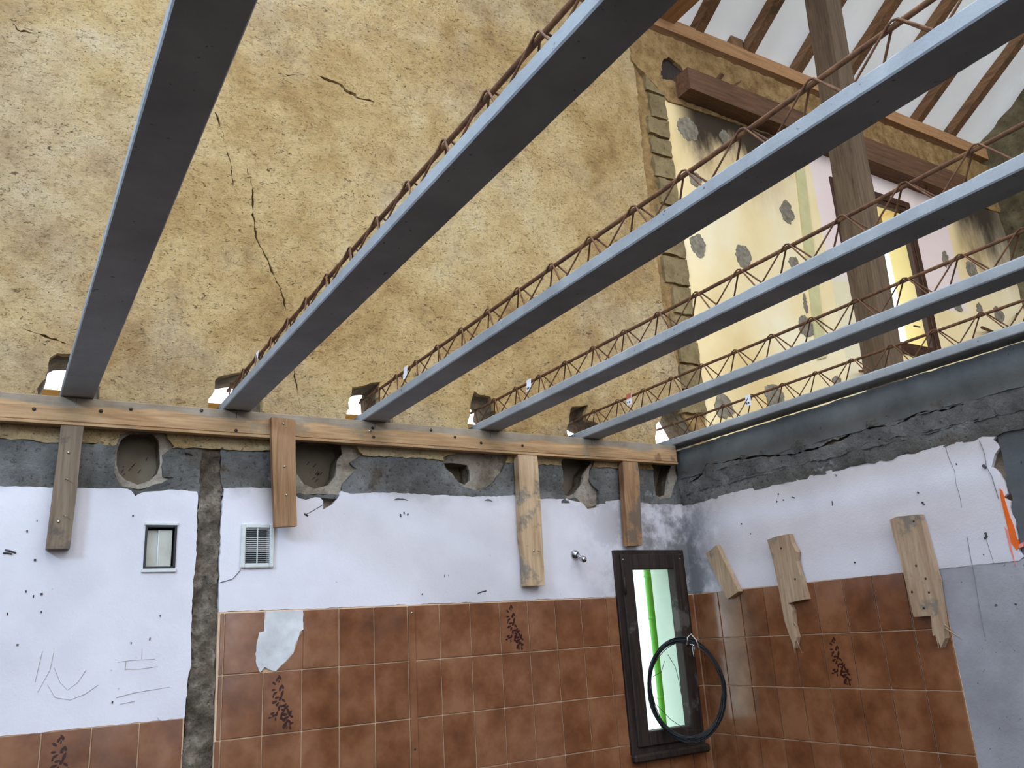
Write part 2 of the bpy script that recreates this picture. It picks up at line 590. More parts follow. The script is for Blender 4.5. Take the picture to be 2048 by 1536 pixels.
def layer(name, outline, plane, front, back, mat, holes=(), spacing=0.0, relief=None, jag=0.0, hole_jag=None, parent=None, estep=None, rear=False):
    """A sheet cut from an outline minus holes; plane 'b' (x,z) faces -y, plane 'r' (y,z) faces -x; relief pushes it out towards the room."""
    estep = estep or (spacing if spacing else 0.05)
    hj = jag if hole_jag is None else hole_jag
    polys = [densify(outline, estep, jag) if jag or spacing else list(outline)]
    polys += [densify(h, min(estep, 0.02), hj) if (hj or spacing) else list(h) for h in holes]
    verts, edges = [], []
    for p in polys:
        b = len(verts)
        verts += [Vector(q) for q in p]
        edges += [(b + i, b + (i + 1) % len(p)) for i in range(len(p))]
    if spacing:
        q = np.array(outline)
        lo, hi = q.min(0), q.max(0)
        gx, gy = np.meshgrid(np.arange(lo[0], hi[0], spacing), np.arange(lo[1], hi[1], spacing))
        g = np.stack([gx.ravel(), gy.ravel()], 1) + rng.uniform(-0.3, 0.3, (gx.size, 2)) * spacing
        keep = inside(g, polys[0])
        for h in polys[1:]:
            keep &= ~inside(g, h)
        verts += [Vector(p) for p in g[keep]]
    V, E_, Fc, *_ = delaunay_2d_cdt(verts, edges, [], 0, 1e-5)
    P = np.array([(v.x, v.y) for v in V])
    T = np.array([f for f in Fc if len(f) == 3])
    C = P[T].mean(1)
    keep = inside(C, polys[0])
    for h in polys[1:]:
        keep &= ~inside(C, h)
    T = T[keep]
    a, b, c = P[T[:, 0]], P[T[:, 1]], P[T[:, 2]]
    area = (b[:, 0] - a[:, 0]) * (c[:, 1] - a[:, 1]) - (b[:, 1] - a[:, 1]) * (c[:, 0] - a[:, 0])
    T[area < 0] = T[area < 0][:, ::-1]
    used = np.unique(T)
    idx = -np.ones(len(P), int)
    idx[used] = np.arange(len(used))
    T = idx[T]
    P = P[used]
    depth = np.full(len(P), front)
    if relief:
        depth = depth - np.array([relief(float(u), float(v)) for u, v in P])
    cnt = {}
    for t in T:
        for i in range(3):
            e = (int(t[i]), int(t[(i + 1) % 3]))
            cnt[e] = cnt.get(e, 0) + 1
    bnd = [e for e in cnt if (e[1], e[0]) not in cnt]
    to3 = (lambda u, v, w: (u, w, v)) if plane == 'b' else (lambda u, v, w: (w, u, v))
    V3 = [to3(u, v, w) for (u, v), w in zip(P, depth)]
    F3 = [tuple(int(i) for i in t) for t in T]
    if plane == 'r':
        F3 = [f[::-1] for f in F3]
    nf = len(F3)
    for i, j in bnd:
        k = len(V3)
        V3 += [V3[i], V3[j], to3(*P[j], back), to3(*P[i], back)]
        F3.append((k, k + 3, k + 2, k + 1) if plane == 'b' else (k, k + 1, k + 2, k + 3))
    if rear:
        k = len(V3)
        V3 += [to3(u, v, back) for u, v in P]
        F3 += [tuple(k + i for i in (f[::-1])) for f in F3[:nf]]
    me = bpy.data.meshes.new(name)
    me.from_pydata([tuple(map(float, p)) for p in V3], [], F3)
    sm = [True] * nf + [False] * (len(F3) - nf)
    me.polygons.foreach_set('use_smooth', sm)
    me.update()
    return link(name, me, M[mat] if isinstance(mat, str) else mat, parent)


def nz(amp, freq, octv=4, seed=0.0):
    return lambda u, v: amp * noise.fractal((u * freq + seed, v * freq, seed * 0.7), 0.9, 2.0, octv)


def blob(cx, cy, rx, ry, n=22, wob=0.15, seed=0.0, rot=0.0):
    out = []
    for k in range(n):
        a = 2 * math.pi * k / n
        w = 1 + wob * noise.noise((math.cos(a) * 1.6 + seed, math.sin(a) * 1.6, seed * 2.3)) * 1.8
        u, v = rx * w * math.cos(a), ry * w * math.sin(a)
        out.append((cx + u * math.cos(rot) - v * math.sin(rot), cy + u * math.sin(rot) + v * math.cos(rot)))
    return out


# ------------------------------------------------------------------ traced outlines (pixels of the photograph -> wall coordinates)
def low(poly, z=0.930 + H):
    return [(x, z if y < 0.975 + H else y) for x, y in poly]


pA = lambda L: bwl(crop(60, 660, .2441, L))
pB = lambda L: bwl(crop(660, 720, .1953, L))
pC = lambda L: bwl(crop(1060, 740, .1953, L))
POCKETS = [low(pA([(165, 225), (225, 195), (480, 190), (545, 330), (570, 480), (575, 575), (80, 545), (70, 480), (120, 400), (150, 330)])),
           low(pA([(1450, 645), (1470, 560), (1510, 500), (1510, 410), (1580, 375), (1740, 350), (1900, 470), (1900, 680)])),
           low(pB([(165, 610), (160, 560), (185, 500), (175, 440), (215, 350), (225, 290), (370, 260), (420, 235), (510, 230), (490, 300), (500, 420), (640, 520), (640, 650)])),
           low(pB([(1415, 700), (1410, 650), (1430, 560), (1440, 430), (1480, 320), (1530, 350), (1640, 380), (1690, 430), (1680, 520), (1800, 640), (1800, 735)])),
           low(pC([(380, 672), (380, 600), (400, 520), (410, 430), (425, 370), (500, 375), (590, 360), (570, 430), (580, 500), (700, 560), (740, 640), (740, 705)])),
           low(pC([(1285, 748), (1280, 680), (1285, 560), (1330, 520), (1360, 450), (1450, 400), (1560, 400), (1600, 480), (1650, 560), (1700, 650), (1700, 780)]))]
pH = lambda L: bwl(crop(200, 840, .2637, L))
pD = lambda L: bwl(crop(680, 700, .3516, L))
SOCKETS = [pH([(130, 330), (135, 220), (165, 140), (230, 95), (400, 90), (450, 150), (460, 240), (462, 330), (440, 400), (380, 455), (290, 485), (200, 450), (150, 400)]),
           pH([(1490, 300), (1490, 180), (1510, 155), (1700, 150), (1840, 180), (1850, 250), (1810, 300), (1795, 420), (1740, 490), (1640, 515), (1560, 480), (1500, 400)]),
           pD([(600, 640), (640, 638), (735, 650), (748, 700), (745, 740), (715, 765), (680, 745), (655, 705), (620, 682)]),
           pD([(1265, 640), (1280, 596), (1430, 604), (1440, 640), (1395, 700), (1388, 760), (1350, 810), (1310, 830), (1290, 820), (1270, 760), (1270, 700)]),
           pD([(1778, 650), (1790, 636), (1900, 645), (1885, 700), (1872, 760), (1860, 820), (1830, 835), (1810, 820), (1795, 760), (1790, 690)])]
# places where the grey cement has broken away around the old joist sockets
BREAKS = [pH([(110, 380), (110, 250), (150, 110), (250, 70), (480, 70), (560, 200), (480, 260), (475, 430), (560, 430), (470, 480), (300, 520), (150, 500)]),
          pH([(1480, 500), (1470, 150), (1880, 150), (1990, 260), (1900, 320), (1960, 370), (1840, 480), (1830, 560), (1480, 560)]),
          pD([(585, 612), (700, 575), (960, 590), (930, 680), (870, 760), (800, 800), (700, 775), (640, 720), (600, 670)]),
          pD([(1255, 640), (1280, 590), (1460, 600), (1440, 660), (1420, 740), (1470, 800), (1475, 880), (1420, 890), (1340, 840), (1290, 850), (1262, 780), (1280, 740)]),
          pD([(1770, 655), (1785, 620), (1930, 630), (1930, 720), (1890, 840), (1830, 850), (1800, 830), (1785, 760), (1792, 690)])]
W1 = (2.688, 3.160, -0.585 + H, 0.381 + H)       # frame of the lower window
W2 = (5.055, 6.020, 1.790 + H, 3.130 + H)        # opening of the upper window
BOXW = (0.477, 0.590, 0.320 + H, 0.482 + H)
VENT = (0.832, 0.964, 0.317 + H, 0.492 + H)
rect = lambda r: [(r[0], r[2]), (r[1], r[2]), (r[1], r[3]), (r[0], r[3])]
W1H = (W1[0] + 0.02, W1[1] - 0.02, W1[2] + 0.02, W1[3] - 0.02)
VENTH = (VENT[0] + 0.02, VENT[1] - 0.02, VENT[2] + 0.02, VENT[3] - 0.02)
PLATE_Z = 3.83 + H
XL, XG, YB = -2.8, 7.45, -2.2
CH = [bw(*q) for q in [(402, 925), (397, 1000), (395, 1100), (386, 1200), (384, 1330), (377, 1365), (371, 1440), (362, 1536)]]
CHR = [bw(*q) for q in [(441, 925), (445, 980), (440, 1050), (438, 1130), (436, 1220), (433, 1330), (431, 1400), (426, 1536)]]
CHASE = [(CH[0][0], 0.82 + H)] + CH + [(CH[-1][0], 0.02), (CHR[-1][0], 0.02)] + CHR[::-1] + [(CHR[0][0], 0.82 + H)]

# ------------------------------------------------------------------ the setting
floor = box('floor', (XL - 0.2, YB - 0.2, -0.1), (XG + 0.3, YW + WT, 0.0), 'floor')
tag(floor, kind='structure')

wall = layer('wall_back', [(XL, 0), (XG, 0), (XG, PLATE_Z - 0.08), (XL, PLATE_Z - 0.20)], 'b', YW + 0.03, YW + WT, 'core',
             holes=POCKETS + SOCKETS + [rect(W1H), rect(W2), rect(BOXW), rect(VENTH)], spacing=0.06, relief=nz(0.006, 9), rear=True)
tag(wall, kind='structure')

# cracks right through the render
def crack(pts, widths, fn=bw):
    q = [Vector(fn(*p)) for p in pts]
    L, Rr = [], []
    P2, W2_ = [], []
    for i in range(len(q) - 1):
        for k in range(4):
            P2.append(q[i].lerp(q[i + 1], k / 4) + Vector((random.uniform(-1, 1), random.uniform(-1, 1))) * 0.0045 * (k > 0))
            W2_.append(widths[i] + (widths[i + 1] - widths[i]) * k / 4)
    P2.append(q[-1])
    W2_.append(widths[-1])
    for i, p in enumerate(P2):
        t = (P2[min(i + 1, len(P2) - 1)] - P2[max(i - 1, 0)]).normalized()
        nrm = Vector((-t.y, t.x)) * W2_[i] * random.uniform(0.6, 1.3) * 0.5
        L.append(tuple(p + nrm))
        Rr.append(tuple(p - nrm))
    return L + Rr[::-1]


CRACKS = [crack([(430, 225), (447, 270), (452, 300), (463, 335), (466, 372)], [.007, .006, .006, .004, .002]),
          crack([(494, 335), (505, 375), (506, 430), (512, 475), (535, 520), (553, 565), (568, 600), (575, 630)], [.002, .005, .006, .007, .007, .006, .005, .003]),
          crack([(587, 735), (593, 770), (600, 815)], [.004, .005, .004]),
          crack([(634, 150), (660, 162), (684, 172), (700, 186), (718, 196), (748, 204)], [.004, .012, .014, .022, .012, .003]),
          crack([(24, 46), (42, 62), (62, 67), (86, 66)], [.003, .006, .01, .002]),
          crack([(45, 657), (90, 672), (136, 690)], [.002, .008, .005]),
          crack([(555, 148), (575, 152), (608, 150)], [.002, .005, .002]),
          crack([(1222, 640), (1228, 680), (1236, 720)], [.002, .004, .002])]

rr1, rr2 = nz(0.010, 1.7, 3, 2.0), nz(0.005, 16, 5, 5.0)
SCARL = [bw(*q) for q in [(1262, 96), (1268, 144), (1274, 190), (1276, 222), (1281, 263), (1286, 323)]]
sx = SCARL[-1][0]
SCARL += [(sx + 0.01, 2.9 + H - 0.5), (sx + 0.02, 1.8 + H), (3.30, 1.4 + H), (3.31, 0.93 + H)]
upper = [(XL, 0.78 + H), (0.25, 0.785 + H), (1.34, 0.80 + H), (3.214, 0.815 + H), (3.214, 0.95 + H)] + SCARL[::-1] + [(SCARL[0][0] - 0.02, PLATE_Z), (XL, PLATE_Z)]
holes = [[(x, z) for x, z in p] for p in POCKETS] + CRACKS + [BREAKS[0], BREAKS[1], BREAKS[2], BREAKS[3], BREAKS[4]]
layer('render_coat', upper, 'b', YW - 0.003, YW + 0.035, 'render', holes=holes, spacing=0.022, jag=0.006, hole_jag=0.005,
      relief=lambda u, v: rr1(u, v) * 0.7 + rr2(u, v), parent=wall)

# the scar of the wall that was taken down: bare blocks
scar = [(x - 0.03, z) for x, z in SCARL] + [(3.50, 0.93 + H), (3.50, 3.62 + H)]
layer('scar_mortar', scar, 'b', YW + 0.012, YW + 0.04, 'frieze', spacing=0.03, relief=nz(0.012, 12, 4, 9), parent=wall, holes=[POCKETS[5]])
zz = 1.16 + H
bi = 0
while zz < 3.5 + H:
    h = random.uniform(0.13, 0.2)
    x0 = 3.31 + random.uniform(-0.03, 0.03)
    o = layer('brick', [(x0, zz), (3.475, zz + random.uniform(-0.008, .008)), (3.475, zz + h - 0.016), (x0, zz + h - 0.018 + random.uniform(-.01, .01))], 'b',
              YW - 0.006 - random.uniform(0, 0.008), YW + 0.04, 'block', spacing=0.035, relief=nz(0.006, 20, 3, zz), jag=0.006, parent=wall)
    zz += h

# painted wall of the neighbouring room, same masonry plane
yel = [(3.475, 0.02), (XG, 0.02), (XG, 3.42 + H), (3.60, 3.42 + H), (3.475, 3.33 + H)]
layer('cream_plaster', yel, 'b', YW, YW + 0.035, 'yellow', holes=[rect(W2)], spacing=0.05, relief=nz(0.004, 5, 3, 1), hole_jag=0, jag=0.004, parent=wall)
# rough band between the timber and the wall plate
cav = bwl(crop(1200, 50, .1953, [(600, 560), (610, 450), (640, 370), (680, 340), (760, 380), (840, 470), (890, 500), (880, 640), (780, 600), (700, 570)]))
layer('frieze', [(3.22, 3.52 + H), (3.50, 3.30 + H), (XG, 3.36 + H), (XG, PLATE_Z), (3.22, PLATE_Z)], 'b', YW - 0.012, YW + 0.035, 'frieze', holes=[cav], spacing=0.03,
      relief=nz(0.012, 13, 4, 4), jag=0.006, parent=wall)
layer('old_timber_end', blob(sum(p[0] for p in cav) / len(cav), sum(p[1] for p in cav) / len(cav), 0.14, 0.13, 16, 0.1, 3), 'b', YW + 0.012, YW + 0.04, 'frame', spacing=0.03, relief=nz(0.01, 14), parent=wall)
# raised strip beside the upper window
layer('batten_strip', [bw(*q) for q in [(1588, 330), (1606, 330), (1652, 715), (1633, 720)]], 'b', YW - 0.012, YW + 0.01, 'strip', parent=wall)

# grey cement band with the old joist sockets
band = [(XL, 0.60 + H), (0.66, 0.60 + H), (3.214, 0.625 + H), (3.214, 0.825 + H), (2.15, 0.822 + H), (1.34, 0.806 + H), (0.25, 0.79 + H), (XL, 0.785 + H)]
layer('cement_band', band, 'b', YW + 0.004, YW + 0.035, 'cement', holes=BREAKS + [CHASE], spacing=0.025, relief=nz(0.007, 10, 4, 6), jag=0.006, parent=wall)
for i, bk in enumerate(BREAKS):       # sandy mortar showing inside each break
    layer('break_mortar', bk, 'b', YW + 0.018, YW + 0.05, 'sandy', holes=[SOCKETS[i]], spacing=0.02, relief=nz(0.012, 18, 4, i), parent=wall)
for i, (cx, cy, rx, ry) in enumerate([(276.5, 938, 40, 31), (633, 942, 40, 30), (930, 946, 28, 28), (1150, 950, 40, 48), (1325, 960, 26, 42)]):
    x, z = bw(cx, cy, YW + 0.11)
    pl = layer('socket_plug', blob(x, z + 0.01, 0.13, 0.14, 24, 0.05, i), 'b', YW + 0.11, YW + 0.15, 'plug', spacing=0.03, relief=nz(0.004, 20), parent=wall)
    if i < 2:
        geo = []
        for k in range(8):
            a = random.uniform(0, 6.28)
            rr = random.uniform(0.02, 0.075)
            px_, pz_ = x + rr * math.cos(a), z + rr * 0.8 * math.sin(a)
            dx, dz = (random.uniform(0.004, 0.01), random.uniform(0.006, 0.014))
            geo.append(tube_geo([(px_, YW + 0.112, pz_), (px_ + dx, YW + 0.095, pz_ + dz)], 0.0013, 5))
        v, f = join_geo(geo)
        tag(link('nail_stubs', pdata('nail_stubs', v, f), M['nail'], pl), kind='stuff')

nzc1, nzc2 = nz(0.018, 8, 3, 3), nz(0.009, 38, 4, 5)
# vertical chase left by a removed partition
layer('chase_mortar', CHASE, 'b', YW + 0.012, YW + 0.05, 'chase', spacing=0.011, relief=lambda u, v: nzc1(u, v) + nzc2(u, v), jag=0.006, parent=wall)

# white plaster either side of the chase
hb = lambda L: bwl(crop(0, 740, .3418, L))
topL = hb([(0, 680), (120, 682), (290, 690), (460, 690), (640, 695), (720, 690), (770, 705), (790, 738), (850, 712), (960, 705), (1060, 700), (1150, 712)])
LT = -0.218 + H                       # top of the tiles left of the chase
plL = [(XL, topL[0][1])] + topL + [(CH[1][0] - 0.003, CH[1][1])] + [(x - 0.004, z) for x, z in CH[2:7]] + [(CH[6][0] - 0.006, LT), (XL, LT)]
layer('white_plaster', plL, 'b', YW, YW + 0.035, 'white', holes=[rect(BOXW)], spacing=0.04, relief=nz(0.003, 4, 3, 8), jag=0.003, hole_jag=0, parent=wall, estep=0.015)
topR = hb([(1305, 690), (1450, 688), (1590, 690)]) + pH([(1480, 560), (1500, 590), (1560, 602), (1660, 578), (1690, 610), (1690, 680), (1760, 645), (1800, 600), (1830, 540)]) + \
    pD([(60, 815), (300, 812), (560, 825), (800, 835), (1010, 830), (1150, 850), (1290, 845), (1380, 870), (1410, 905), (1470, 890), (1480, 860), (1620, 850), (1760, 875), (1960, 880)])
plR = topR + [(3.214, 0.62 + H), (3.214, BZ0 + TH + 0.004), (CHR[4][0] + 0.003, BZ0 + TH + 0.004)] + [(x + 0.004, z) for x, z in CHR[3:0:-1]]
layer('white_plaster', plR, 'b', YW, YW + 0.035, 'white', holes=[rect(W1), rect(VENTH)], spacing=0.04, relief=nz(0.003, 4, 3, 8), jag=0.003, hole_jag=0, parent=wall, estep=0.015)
# hairline cracks, chips and drill holes in the white plaster
def mark(pts, w=0.002, plane='b'):
    f3 = (lambda q: (bw(*q)[0], YW - 0.001, bw(*q)[1])) if plane == 'b' else (lambda q: (XR - 0.001, *rw(*q)))
    return tube_geo([f3(q) for q in pts], w, 5)


mk = [mark([(610, 1030), (625, 1022), (645, 1010)], .0015), mark([(608, 1028), (616, 1032)], .004),
      mark([(440, 1165), (465, 1158), (481, 1140)], .0012)]
for (a, b) in [(801, 1028), (808, 1024), (816, 1027), (889, 1149), (897, 1149), (845, 1187), (52, 1181), (83, 1186), (83, 1222), (67, 1190), (320, 1230), (262, 1284), (300, 1275), (225, 1402), (35, 1288), (70, 1118), (74, 1040), (54, 1060), (266, 1030), (15, 1225)]:
    mk.append(mark([(a, b), (a + random.uniform(-1, 1), b + random.uniform(2, 6))], random.uniform(.0015, .004)))
for a, b, c, d in [(10, 1100, 32, 1106), (6, 1106, 24, 1108), (955, 1187, 972, 1182), (370, 905, 385, 910)]:
    mk.append(mark([(a, b), ((a + c) / 2, (b + d) / 2 - 1), (c, d)], .003))
v, f = join_geo(mk)
tag(link('scuff_marks', pdata('scuff_marks', v, f), M['mark'], wall), kind='stuff')
mk = [mark(L, .0008) for L in [[(85, 1302), (78, 1330), (70, 1365)], [(108, 1302), (100, 1340), (75, 1385)], [(108, 1335), (120, 1365), (135, 1380), (155, 1365), (172, 1340)], [(95, 1370), (110, 1395), (140, 1400), (170, 1388), (196, 1370)],
                                 [(235, 1324), (270, 1320), (310, 1318)], [(250, 1338), (280, 1338), (315, 1333)], [(284, 1297), (283, 1318)], [(252, 1322), (250, 1340)], [(232, 1395), (270, 1385), (340, 1374)], [(240, 1408), (270, 1402)]]]
v, f = join_geo(mk)
tag(link('pencil_scribble', pdata('pencil_scribble', v, f), M['pencil'], wall), kind='stuff')

# ---- tiles of the back wall
layer('grout_bed', [(CHR[5][0] + 0.004, 0.0), (3.214, 0.0), (3.214, BZ0 + TH + 0.004), (CHR[4][0] + 0.002, BZ0 + TH + 0.004)], 'b', YW + 0.0025, YW + 0.035, 'grout', holes=[rect(W1)], parent=wall)
layer('grout_bed', [(XL, 0.0), (CH[7][0] - 0.004, 0.0), (CH[6][0] - 0.004, LT + 0.004), (XL, LT + 0.004)], 'b', YW + 0.0025, YW + 0.035, 'grout', parent=wall)
GAP = 0.0024
full_b = box_me('tile', (-TW / 2 + GAP, -0.004, -TH / 2 + GAP), (TW / 2 - GAP, 0.004, TH / 2 - GAP), 0.0014)
full_r = box_me('tile', (-0.004, -TW / 2 + GAP, -TH / 2 + GAP), (0.004, TW / 2 - GAP, TH / 2 - GAP), 0.0014)
for me in (full_b, full_r):
    me.materials.append(M['tile'])


def subtract(r, w):
    x0, x1, z0, z1 = r
    a0, a1, c0, c1 = w
    if x1 <= a0 or x0 >= a1 or z1 <= c0 or z0 >= c1:
        return [r]
    out = []
    if x0 < a0: out.append((x0, a0, z0, z1))
    if x1 > a1: out.append((a1, x1, z0, z1))
    m0, m1 = max(x0, a0), min(x1, a1)
    if z0 < c0: out.append((m0, m1, z0, c0))
    if z1 > c1: out.append((m0, m1, c1, z1))
    return out


def tile_at(plane, x0, x1, z0, z1):
    full = abs((x1 - x0) - TW) < 1e-4 and abs((z1 - z0) - TH) < 1e-4
    if x1 - x0 < 0.008 or z1 - z0 < 0.008:
        return None
    par = wall if plane == 'b' else wall_r
    cx, cz = (x0 + x1) / 2, (z0 + z1) / 2
    tilt = [random.uniform(-0.006, 0.006) for _ in range(3)]
    w, h = (x1 - x0) / 2, (z1 - z0) / 2
    if plane == 'b':
        me = full_b if full else box_me('tile', (-w + GAP, -0.004, -h + GAP), (w - GAP, 0.004, h - GAP), 0.0012)
        loc = (cx, YW, cz)
    else:
        me = full_r if full else box_me('tile', (-0.004, -w + GAP, -h + GAP), (0.004, w - GAP, h - GAP), 0.0012)
        loc = (XR, cx, cz)
    o = link('tile', me, M['tile'], par)
    o.location = loc
    o.rotation_euler = (tilt[0] if plane == 'b' else 0, tilt[1] if plane == 'r' else 0, tilt[2])
    return o


# printed flower spray, traced on one tile: (u, v) from the tile's upper left corner in tile widths / heights
LEAVES = [(.36, .10, .05, 60), (.42, .07, .055, 120), (.40, .14, .03, 80), (.28, .17, .05, -40), (.27, .28, .045, 0), (.44, .26, .06, 70), (.50, .24, .05, 110),
          (.31, .34, .05, 30), (.26, .39, .035, 80), (.49, .35, .06, 70), (.36, .42, .05, 10), (.45, .43, .06, 60), (.30, .49, .06, 20), (.37, .53, .05, 60), (.53, .48, .05, -40),
          (.41, .60, .05, 90), (.49, .57, .05, 0), (.56, .56, .05, 40), (.60, .60, .06, 30), (.52, .64, .05, 150), (.25, .68, .05, 20), (.29, .72, .05, 10), (.36, .69, .05, 70),
          (.19, .75, .04, 0), (.33, .78, .04, 90), (.50, .70, .06, 60), (.57, .72, .06, 0), (.64, .66, .06, 110), (.70, .70, .06, 60), (.72, .76, .05, 150), (.60, .78, .06, 20),
          (.52, .80, .06, 140), (.47, .76, .05, 70), (.66, .84, .06, -30), (.57, .90, .08, 60), (.62, .95, .03, 60), (.70, .95, .05, 100), (.73, .88, .05, 20)]


def floral(tile_o, plane):
    V, Fc = [], []
    for u, v, s, ang in LEAVES:
        a = math.radians(ang)
        b = len(V)
        n = 7
        for k in range(n):
            t = 2 * math.pi * k / n
            e, g = s * 0.85 * math.cos(t), s * 0.40 * math.sin(t) * (1 - 0.35 * math.cos(t))
            pu = (u - 0.5) * TW + (e * math.cos(a) - g * math.sin(a)) * TW * 1.5
            pv = (0.5 - v) * TH * 0.93 + (e * math.sin(a) + g * math.cos(a)) * TW * 1.5
            V.append((pu, -0.0045, pv) if plane == 'b' else (-0.0045, -pu, pv))
        Fc.append(tuple(range(b, b + n)) if plane == 'b' else tuple(range(b, b + n)))
    o = link('floral_print', pdata('floral_print', V, Fc), M['print'], tile_o)
    return tag(o, 'dark brown printed spray of leaves and flowers')


FLORAL_B = {(-1, 1), (6, 0)}
row = 0
x_left = CHR[5][0] + 0.006
for row in range(-1, 8):
    z1 = BZ0 - row * TH
    if row == -1:
        continue
for row in range(0, 8):
    z1 = BZ0 + TH - row * TH
    z0 = max(z1 - TH, 0.004)
    for c in range(-3, 14):
        x0, x1 = BX0 + c * TW, BX0 + (c + 1) * TW
        x0, x1 = max(x0, x_left + (0 if row < 2 else -0.005)), min(x1, 3.203)
        if x1 - x0 < 0.01:
            continue
        if c == -1 and row == 0:      # broken tile: only its lower corner is left
            fr = bwl(crop(500, 1220, .1693, [(622, 262), (618, 690), (320, 712), (440, 605), (520, 512), (560, 400), (585, 300)]))
            layer('tile', fr, 'b', YW - 0.004, YW + 0.004, 'tile', parent=wall)
            continue
        for q in subtract((x0, x1, z0, z1), W1):
            o = tile_at('b', *q)
            if o and (c, row) in FLORAL_B:
                floral(o, 'b')
for row in range(0, 6):
    z1 = LT - row * TH
    z0 = max(z1 - TH, 0.004)
    for c in range(-6, 4):
        x0, x1 = 0.192 + (c - 0) * TW, 0.192 + (c + 1) * TW
        x1 = min(x1, CH[6][0] - 0.008)
        if x1 - x0 < 0.01:
            continue
        o = tile_at('b', x0, x1, z0, z1)
        if o and c == 0 and row == 0:
            floral(o, 'b')
fl = bwl(crop(500, 1220, .1693, [(180, 18), (622, 12), (625, 230), (580, 265), (570, 330), (540, 380), (510, 500), (430, 590), (300, 720), (230, 705), (165, 670), (120, 735), (75, 650), (60, 520), (80, 370), (105, 270), (165, 250)]))
layer('filler_patch', fl, 'b', YW - 0.006, YW + 0.01, 'filler', spacing=0.012, relief=nz(0.0018, 45, 3, 2), jag=0.002, parent=wall)
# grey mortar patches on the cream wall
pE = lambda L: crop(1300, 150, .2604, L)
PATCHES = [(295, 420, 78, 82, 0), (585, 500, 40, 70, .2), (345, 800, 45, 55, .4), (1050, 1060, 48, 82, -.25), (370, 1310, 55, 90, -.5), (715, 1390, 55, 92, -.35), (1105, 1450, 40, 50, 0)]
pat = [(pE([(a, b)])[0], c * .2604, d * .2604, e) for a, b, c, d, e in PATCHES]
pF = lambda a, b: crop(1250, 350, .3896, [(a, b)])[0]
pat += [(pF(925, 660), 4, 20, -.1), (pF(930, 780), 14, 21, -.2), (pF(505, 1195), 19, 24, -.3), (pF(765, 1135), 19, 24, -.3), (pF(1085, 1055), 9, 10, 0),
        (pF(1645, 435), 6, 15, -.1), (pF(1780, 490), 10, 17, -.2), (pF(1708, 680), 7, 9, 0), (pF(1820, 690), 6, 10, .3), (pF(1920, 720), 9, 16, -.3)]
for i, ((px, py), rx, ry, rot) in enumerate(pat):
    x, z = bw(px, py)
    sx_ = (bw(px + 5, py)[0] - bw(px - 5, py)[0]) / 10
    sz_ = (bw(px, py - 5)[1] - bw(px, py + 5)[1]) / 10
    layer('mortar_patch', blob(x, z, rx * sx_, ry * sz_, 30, 0.10, i * 1.7, rot * 0.6), 'b', YW - 0.0035, YW + 0.01, 'patch', jag=0.012, estep=0.012, parent=wall)

# broken pipe and rod stubs left in the cream wall
for (a, b), (c, d), r_s, mt in [((1964, 655), (1988, 663), 0.012, 'rust'), ((1720, 742), (1738, 741), 0.010, 'rust'), ((2030, 640), (2036, 625), 0.006, 'nail'), ((1850, 381), (1862, 374), 0.006, 'nail'), ((1828, 652), (1842, 653), 0.006, 'nail')]:
    xa, za = bw(a, b, YW - 0.10)
    xb_, zb_ = bw(c, d, YW)
    link('pipe_stub', pdata('pipe_stub', *tube_geo([(xa, YW - 0.10, za), (xb_, YW + 0.01, zb_)], r_s, 8)), M[mt], wall)

# ------------------------------------------------------------------ right wall
ZT = 0.925 + H
wall_r = box('wall_right', (XR + 0.02, YB, 0), (XR + 0.13, YW + 0.03, ZT - 0.02), 'core')
tag(wall_r, kind='structure')
RT = BZ0 + TH                                     # tile top
rb1, rb2 = nz(0.008, 14, 5, 3), nz(0.003, 5, 3, 1)
pK = lambda L: crop(1350, 690, .3408, L)
k1 = pK([(60, 825), (160, 760), (190, 700), (330, 680), (520, 650), (700, 640), (850, 600), (1000, 540), (1130, 490), (1300, 470), (1440, 400), (1550, 390), (1700, 350)])
k2 = pK([(240, 800), (420, 770), (600, 730), (760, 690)])
k3 = pK([(1100, 590), (1200, 560), (1430, 530), (1600, 480), (1830, 430)])
RCR = [crack(k1, [.003, .006, .009, .005, .012, .004, .010, .005, .009, .004, .008, .005, .003], rw), crack(k2, [.002, .006, .005, .002], rw), crack(k3, [.002, .005, .006, .004, .002], rw)]
layer('ring_beam', [(YB, 0.77 + H), (YW, 0.765 + H), (YW, ZT), (YB, ZT + 0.01)], 'r', XR - 0.006, XR + 0.13, 'ringbeam', spacing=0.04, relief=rb2, jag=0.004, parent=wall_r, holes=RCR)
layer('broken_mortar', [(YB, 0.685 + H), (YW, 0.68 + H), (YW, 0.80 + H), (YB, 0.80 + H)], 'r', XR - 0.004, XR + 0.03, 'broken', spacing=0.014,
      relief=lambda u, v: rb1(u, v) * 0.9, jag=0.007, parent=wall_r, holes=RCR)
layer('cement_band', [(YB, 0.60 + H), (YW + 0.01, 0.62 + H), (YW + 0.01, 0.71 + H), (YB, 0.71 + H)], 'r', XR - 0.001, XR + 0.03, 'cement', spacing=0.03, relief=nz(0.004, 12, 4, 7), jag=0.008, parent=wall_r)
pR = lambda L: rwl(crop(1800, 700, .2995, L))
wr = rwl([(1371, 1007), (1500, 977), (1700, 932), (1900, 888)]) + pR([(500, 590), (560, 575), (650, 548), (620, 600), (660, 650), (625, 700), (610, 780), (660, 830), (700, 900), (715, 960),
     (690, 980), (735, 1010), (740, 1080), (765, 1130), (790, 1280), (800, 1340), (825, 1380), (790, 1410)]) + [(1.72, RT - 0.002), (YW + 0.012, RT + 0.002), (YW + 0.012, 0.63 + H)]
layer('white_plaster', wr, 'r', XR, XR + 0.03, 'white', spacing=0.04, relief=nz(0.003, 4, 3, 12), jag=0.003, parent=wall_r, estep=0.015)
